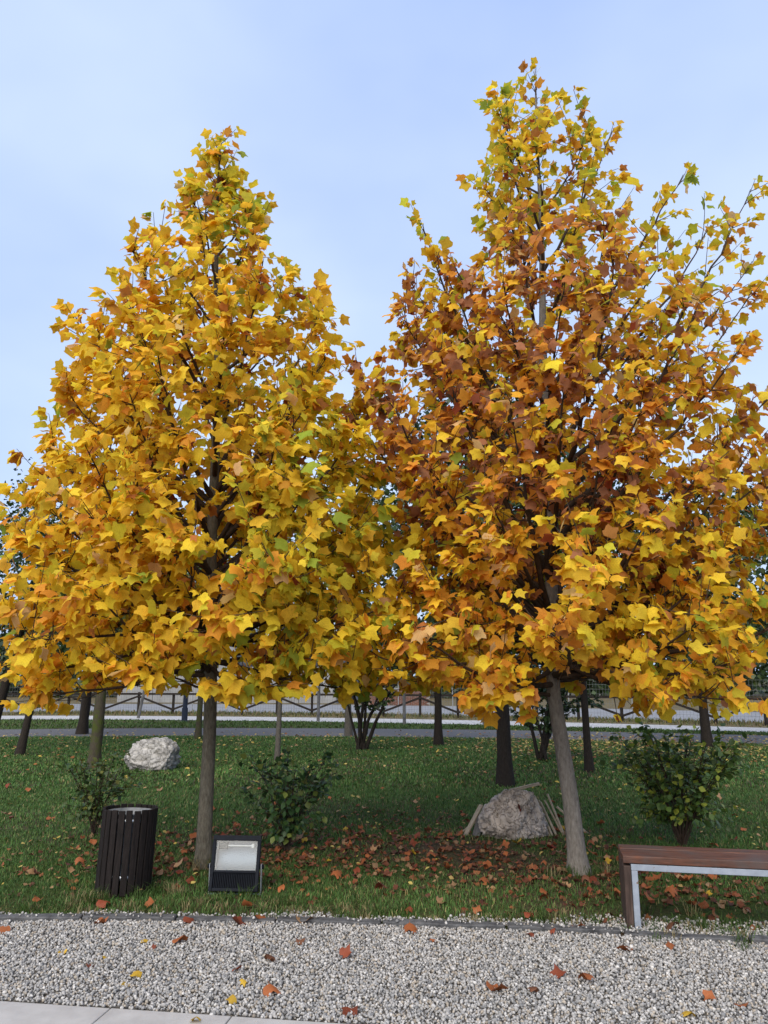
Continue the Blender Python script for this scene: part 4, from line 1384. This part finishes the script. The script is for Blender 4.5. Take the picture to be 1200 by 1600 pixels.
# on the gravel, read off the photograph
for px, py, ci, s in ((150, 1441, 0, .085), (14, 1456, 0, .08), (272, 1471, 0, .09), (240, 1483, 1, .05), (225, 1473, 4, .05), (470, 1442, 3, .11), (420, 1547, 0, .085), (880, 1522, 1, .085), (910, 1536, 0, .085),
                      (767, 1550, 0, .10), (550, 1577, 1, .085), (985, 1486, 0, .09), (1053, 1482, 0, .05), (672, 1472, 0, .05), (533, 1494, 1, .08), (365, 1516, 1, .05), (415, 1504, 2, .07), (137, 1512, 1, .05),
                      (97, 1491, 4, .05), (166, 1497, 4, .05), (212, 1528, 4, .06), (201, 1535, 4, .05), (377, 1535, 4, .05), (367, 1566, 4, .05), (840, 1551, 2, .06), (1112, 1562, 0, .06), (1157, 1574, 0, .07), (1082, 1590, 4, .06),
                      (640, 1452, 0, .09), (826, 1463, 1, .06), (867, 1458, 1, .05), (900, 1453, 0, .08), (295, 1444, 1, .08), (365, 1443, 1, .09), (410, 1434, 0, .08), (1055, 1457, 2, .09), (470, 1470, 2, .06), (305, 1597, 4, .05)):
    p = g(px, py, .02); spots.append((p[0], p[1], ci, s, 'gravel'))
nl = 0
while nl < 262:
    if rng.random() < .68:
        c_ = [(-1.3, 7.6, 1.0, .9), (.6, 7.6, 1.4, .9), (1.2, 6.6, 1.6, .7), (-.4, 8.6, 1.3, 1.0), (2.6, 6.6, .8, .8), (-2.4, 7.3, .8, .6)][rng.choice(6, p=[.27, .25, .16, .14, .12, .06])]
        x, y = c_[0] + rng.normal(0, c_[2] * .7), c_[1] + rng.normal(0, c_[3] * .75)
    else:
        y = rng.uniform(5.9, 12); x = rng.uniform(-.5, .5) * y
    if y < kerb_y(x) + .12 or y > 12.5 or abs(x) > .5 * y + .1: continue
    if np.hypot(x + 2.0, y - 6.36) < .27 or np.hypot(x - b2[0], (y - b2[1])) < .42 or np.hypot(x + 1.56, y - 7.16) < .14 or np.hypot(x - 1.62, y - 6.93) < .15 or (abs(x + 1.135) < .24 and abs(y - 6.3) < .16): continue
    if 1.5 < x < 3.6 and abs(y - (5.43 + .19 - .2 * (x - 1.575))) < .26 and rng.random() < .4: continue
    spots.append((x, y, int(rng.choice(6, p=PROB['lawn'])), rng.uniform(.05, .092), 'lawn')); nl += 1


def where_on_lawn(x, y):
    if y > 9.4: return 'on the open lawn behind the tulip trees'
    if x > 1.75 and y < 6.6: return 'on the ground under and around the bench'
    if x < -1.75: return 'on the grass around the slatted bin'
    if x < -.3: return 'on the grass between the golden tree and the dark bush'
    if x < 1.55: return 'on the worn grass before the grey boulder'
    return 'on the grass around the green bush behind the bench'


for x, y, ci, s, place in spots:
    nm, colr = FALL[ci]
    var_i = int(rng.integers(0, 3))
    cc_ = np.clip(np.array(colr) * (.8, 1.0, 1.2)[var_i], 0, 1)
    k = int(rng.integers(0, len(DRY)))
    az = rng.uniform(0, 6.28)
    d = np.array([math.cos(az), math.sin(az), rng.normal(0, .14)])
    nn = np.array([rng.normal(0, .28), rng.normal(-.12, .28), 1.0]) * (1 if rng.random() < .65 else -1)
    Mx = leaf_matrix((0, 0, 0), d, nn, s)
    low = min((Mx @ Vector(v_)).z for v_ in DRY[k][0])
    o = bpy.data.objects.new('fallen_leaf', single_leaf_mesh(DRY, 'dry', k, 9000 + ci * 3 + var_i, cc_, M['dry_leaf']))
    COL.objects.link(o)
    Mx.translation = Vector((x, y, (.016 if place == 'gravel' else .022) - low - .008))
    o.matrix_world = Mx
    wh = 'on the gravel' if place == 'gravel' else where_on_lawn(x, y)
    tag(o, f'fallen {nm} leaf lying {wh}', 'leaf', f'{nm} fallen leaves {wh}')

# one leaf caught on the boulder
o = bpy.data.objects.new('fallen_leaf', single_leaf_mesh(DRY, 'dry', 0, 9900, np.array([.13, .025, .018]), M['dry_leaf']))
COL.objects.link(o)
boulder_leaf = o
tag(o, 'dark red leaf stuck to the face of the grey boulder', 'leaf')

# the small litter too thick to count: yellow and brown leaves over the far lawn and paths
X = np.concatenate([rng.uniform(-13, 13, 2200), rng.normal(6.0, 2.3, 2600), rng.uniform(-4, 4.6, 500), rng.uniform(-13, 13, 700)])
Y = np.concatenate([9 + 14 * rng.random(2200) ** .6, rng.normal(18.5, 2.0, 2600), rng.uniform(6.2, 10, 500), rng.normal(22, 1.6, 700)])
k = (np.abs(X) < .5 * Y + 1.5) & (Y < path_y(X) + 1.9) & (Y > kerb_y(X) + .3)
k &= ~((np.hypot(X - b1[0], Y - b1[1]) < .5) | (np.hypot(X - b2[0], Y - b2[1]) < .45))
X, Y = X[k], Y[k]; n = len(X)
az = rng.uniform(0, 6.28, n)
D = np.stack([np.cos(az), np.sin(az), rng.normal(0, .2, n)], 1); N = np.stack([rng.normal(0, .3, n), rng.normal(-.1, .3, n), np.ones(n)], 1)
lc = np.array([(.50, .38, .08), (.42, .31, .12), (.34, .22, .11), (.28, .11, .035), (.52, .43, .13)])
small = Y < 10
C = lc[rng.integers(0, 5, n)] * rng.uniform(.6, 1.1, (n, 1))
S = np.where(small, rng.uniform(.02, .05, n), rng.uniform(.03, .095, n))
li = link_mesh('leaf_litter', scatter_leaves('leaf_litter', OVATE, np.stack([X, Y, np.where(Y > path_y(X) - 1.8, .025, rng.uniform(.02, .055, n))], 1), D, N, S, rng.integers(0, 3, n), np.hstack([C, rng.random((n, 1))])), M['dry_leaf'])
tag(li, 'small yellow and tan leaf litter scattered over the far lawn and path', 'leaf litter', kind='stuff')

# broken red-brown leaf pieces drifted round the trunks, too small to count
n = 2100
cl = np.array([(-1.3, 7.7, .9, .7), (.7, 7.6, 1.2, .8), (1.7, 6.7, .8, .5), (-.3, 8.4, 1.1, .8), (2.6, 6.3, .8, .6), (-2.5, 7.3, .7, .5)])[rng.choice(6, n, p=[.30, .28, .12, .12, .12, .06])]
X = cl[:, 0] + rng.normal(0, 1, n) * cl[:, 2] * .95; Y = cl[:, 1] + rng.normal(0, 1, n) * cl[:, 3] * .95
k = (Y > kerb_y(X) + .15) & ~((np.hypot(X - b2[0], Y - b2[1]) < .42) | (np.hypot(X + 2.0, Y - 6.36) < .24) | ((np.abs(X + 1.135) < .24) & (np.abs(Y - 6.3) < .16)))
X, Y = X[k], Y[k]; n = len(X); az = rng.uniform(0, 6.28, n)
D = np.stack([np.cos(az), np.sin(az), rng.normal(0, .25, n)], 1); N = np.stack([rng.normal(0, .4, n), rng.normal(-.1, .4, n), np.ones(n)], 1)
C = np.array([(.22, .075, .035), (.15, .055, .033), (.26, .105, .045), (.11, .048, .033), (.28, .18, .10)])[rng.integers(0, 5, n)] * rng.uniform(.6, 1.1, (n, 1))
li2 = link_mesh('leaf_fragments', scatter_leaves('leaf_fragments', DRY, np.stack([X, Y, rng.uniform(.012, .03, n)], 1), D, N, rng.uniform(.03, .065, n), rng.integers(0, 5, n), np.hstack([C, rng.random((n, 1))])), M['dry_leaf'])
tag(li2, 'small red-brown leaf fragments drifted in the grass round the trunks', 'leaf litter', kind='stuff')

# rest that leaf on the stone's surface
bpy.context.view_layer.update()
bo = [o_ for o_ in bpy.data.objects if o_.name.startswith('boulder') and 'grey' in o_['label']][0]
hit, loc, nor, _ = bo.ray_cast(Vector((.03, -2, .33)), Vector((0, 1, 0)))
if hit:
    wloc = bo.matrix_world @ loc
    Mx = leaf_matrix(wloc + nor * .004, np.array([.3, 0, -1]), np.array(nor), .085)
    boulder_leaf.matrix_world = Mx
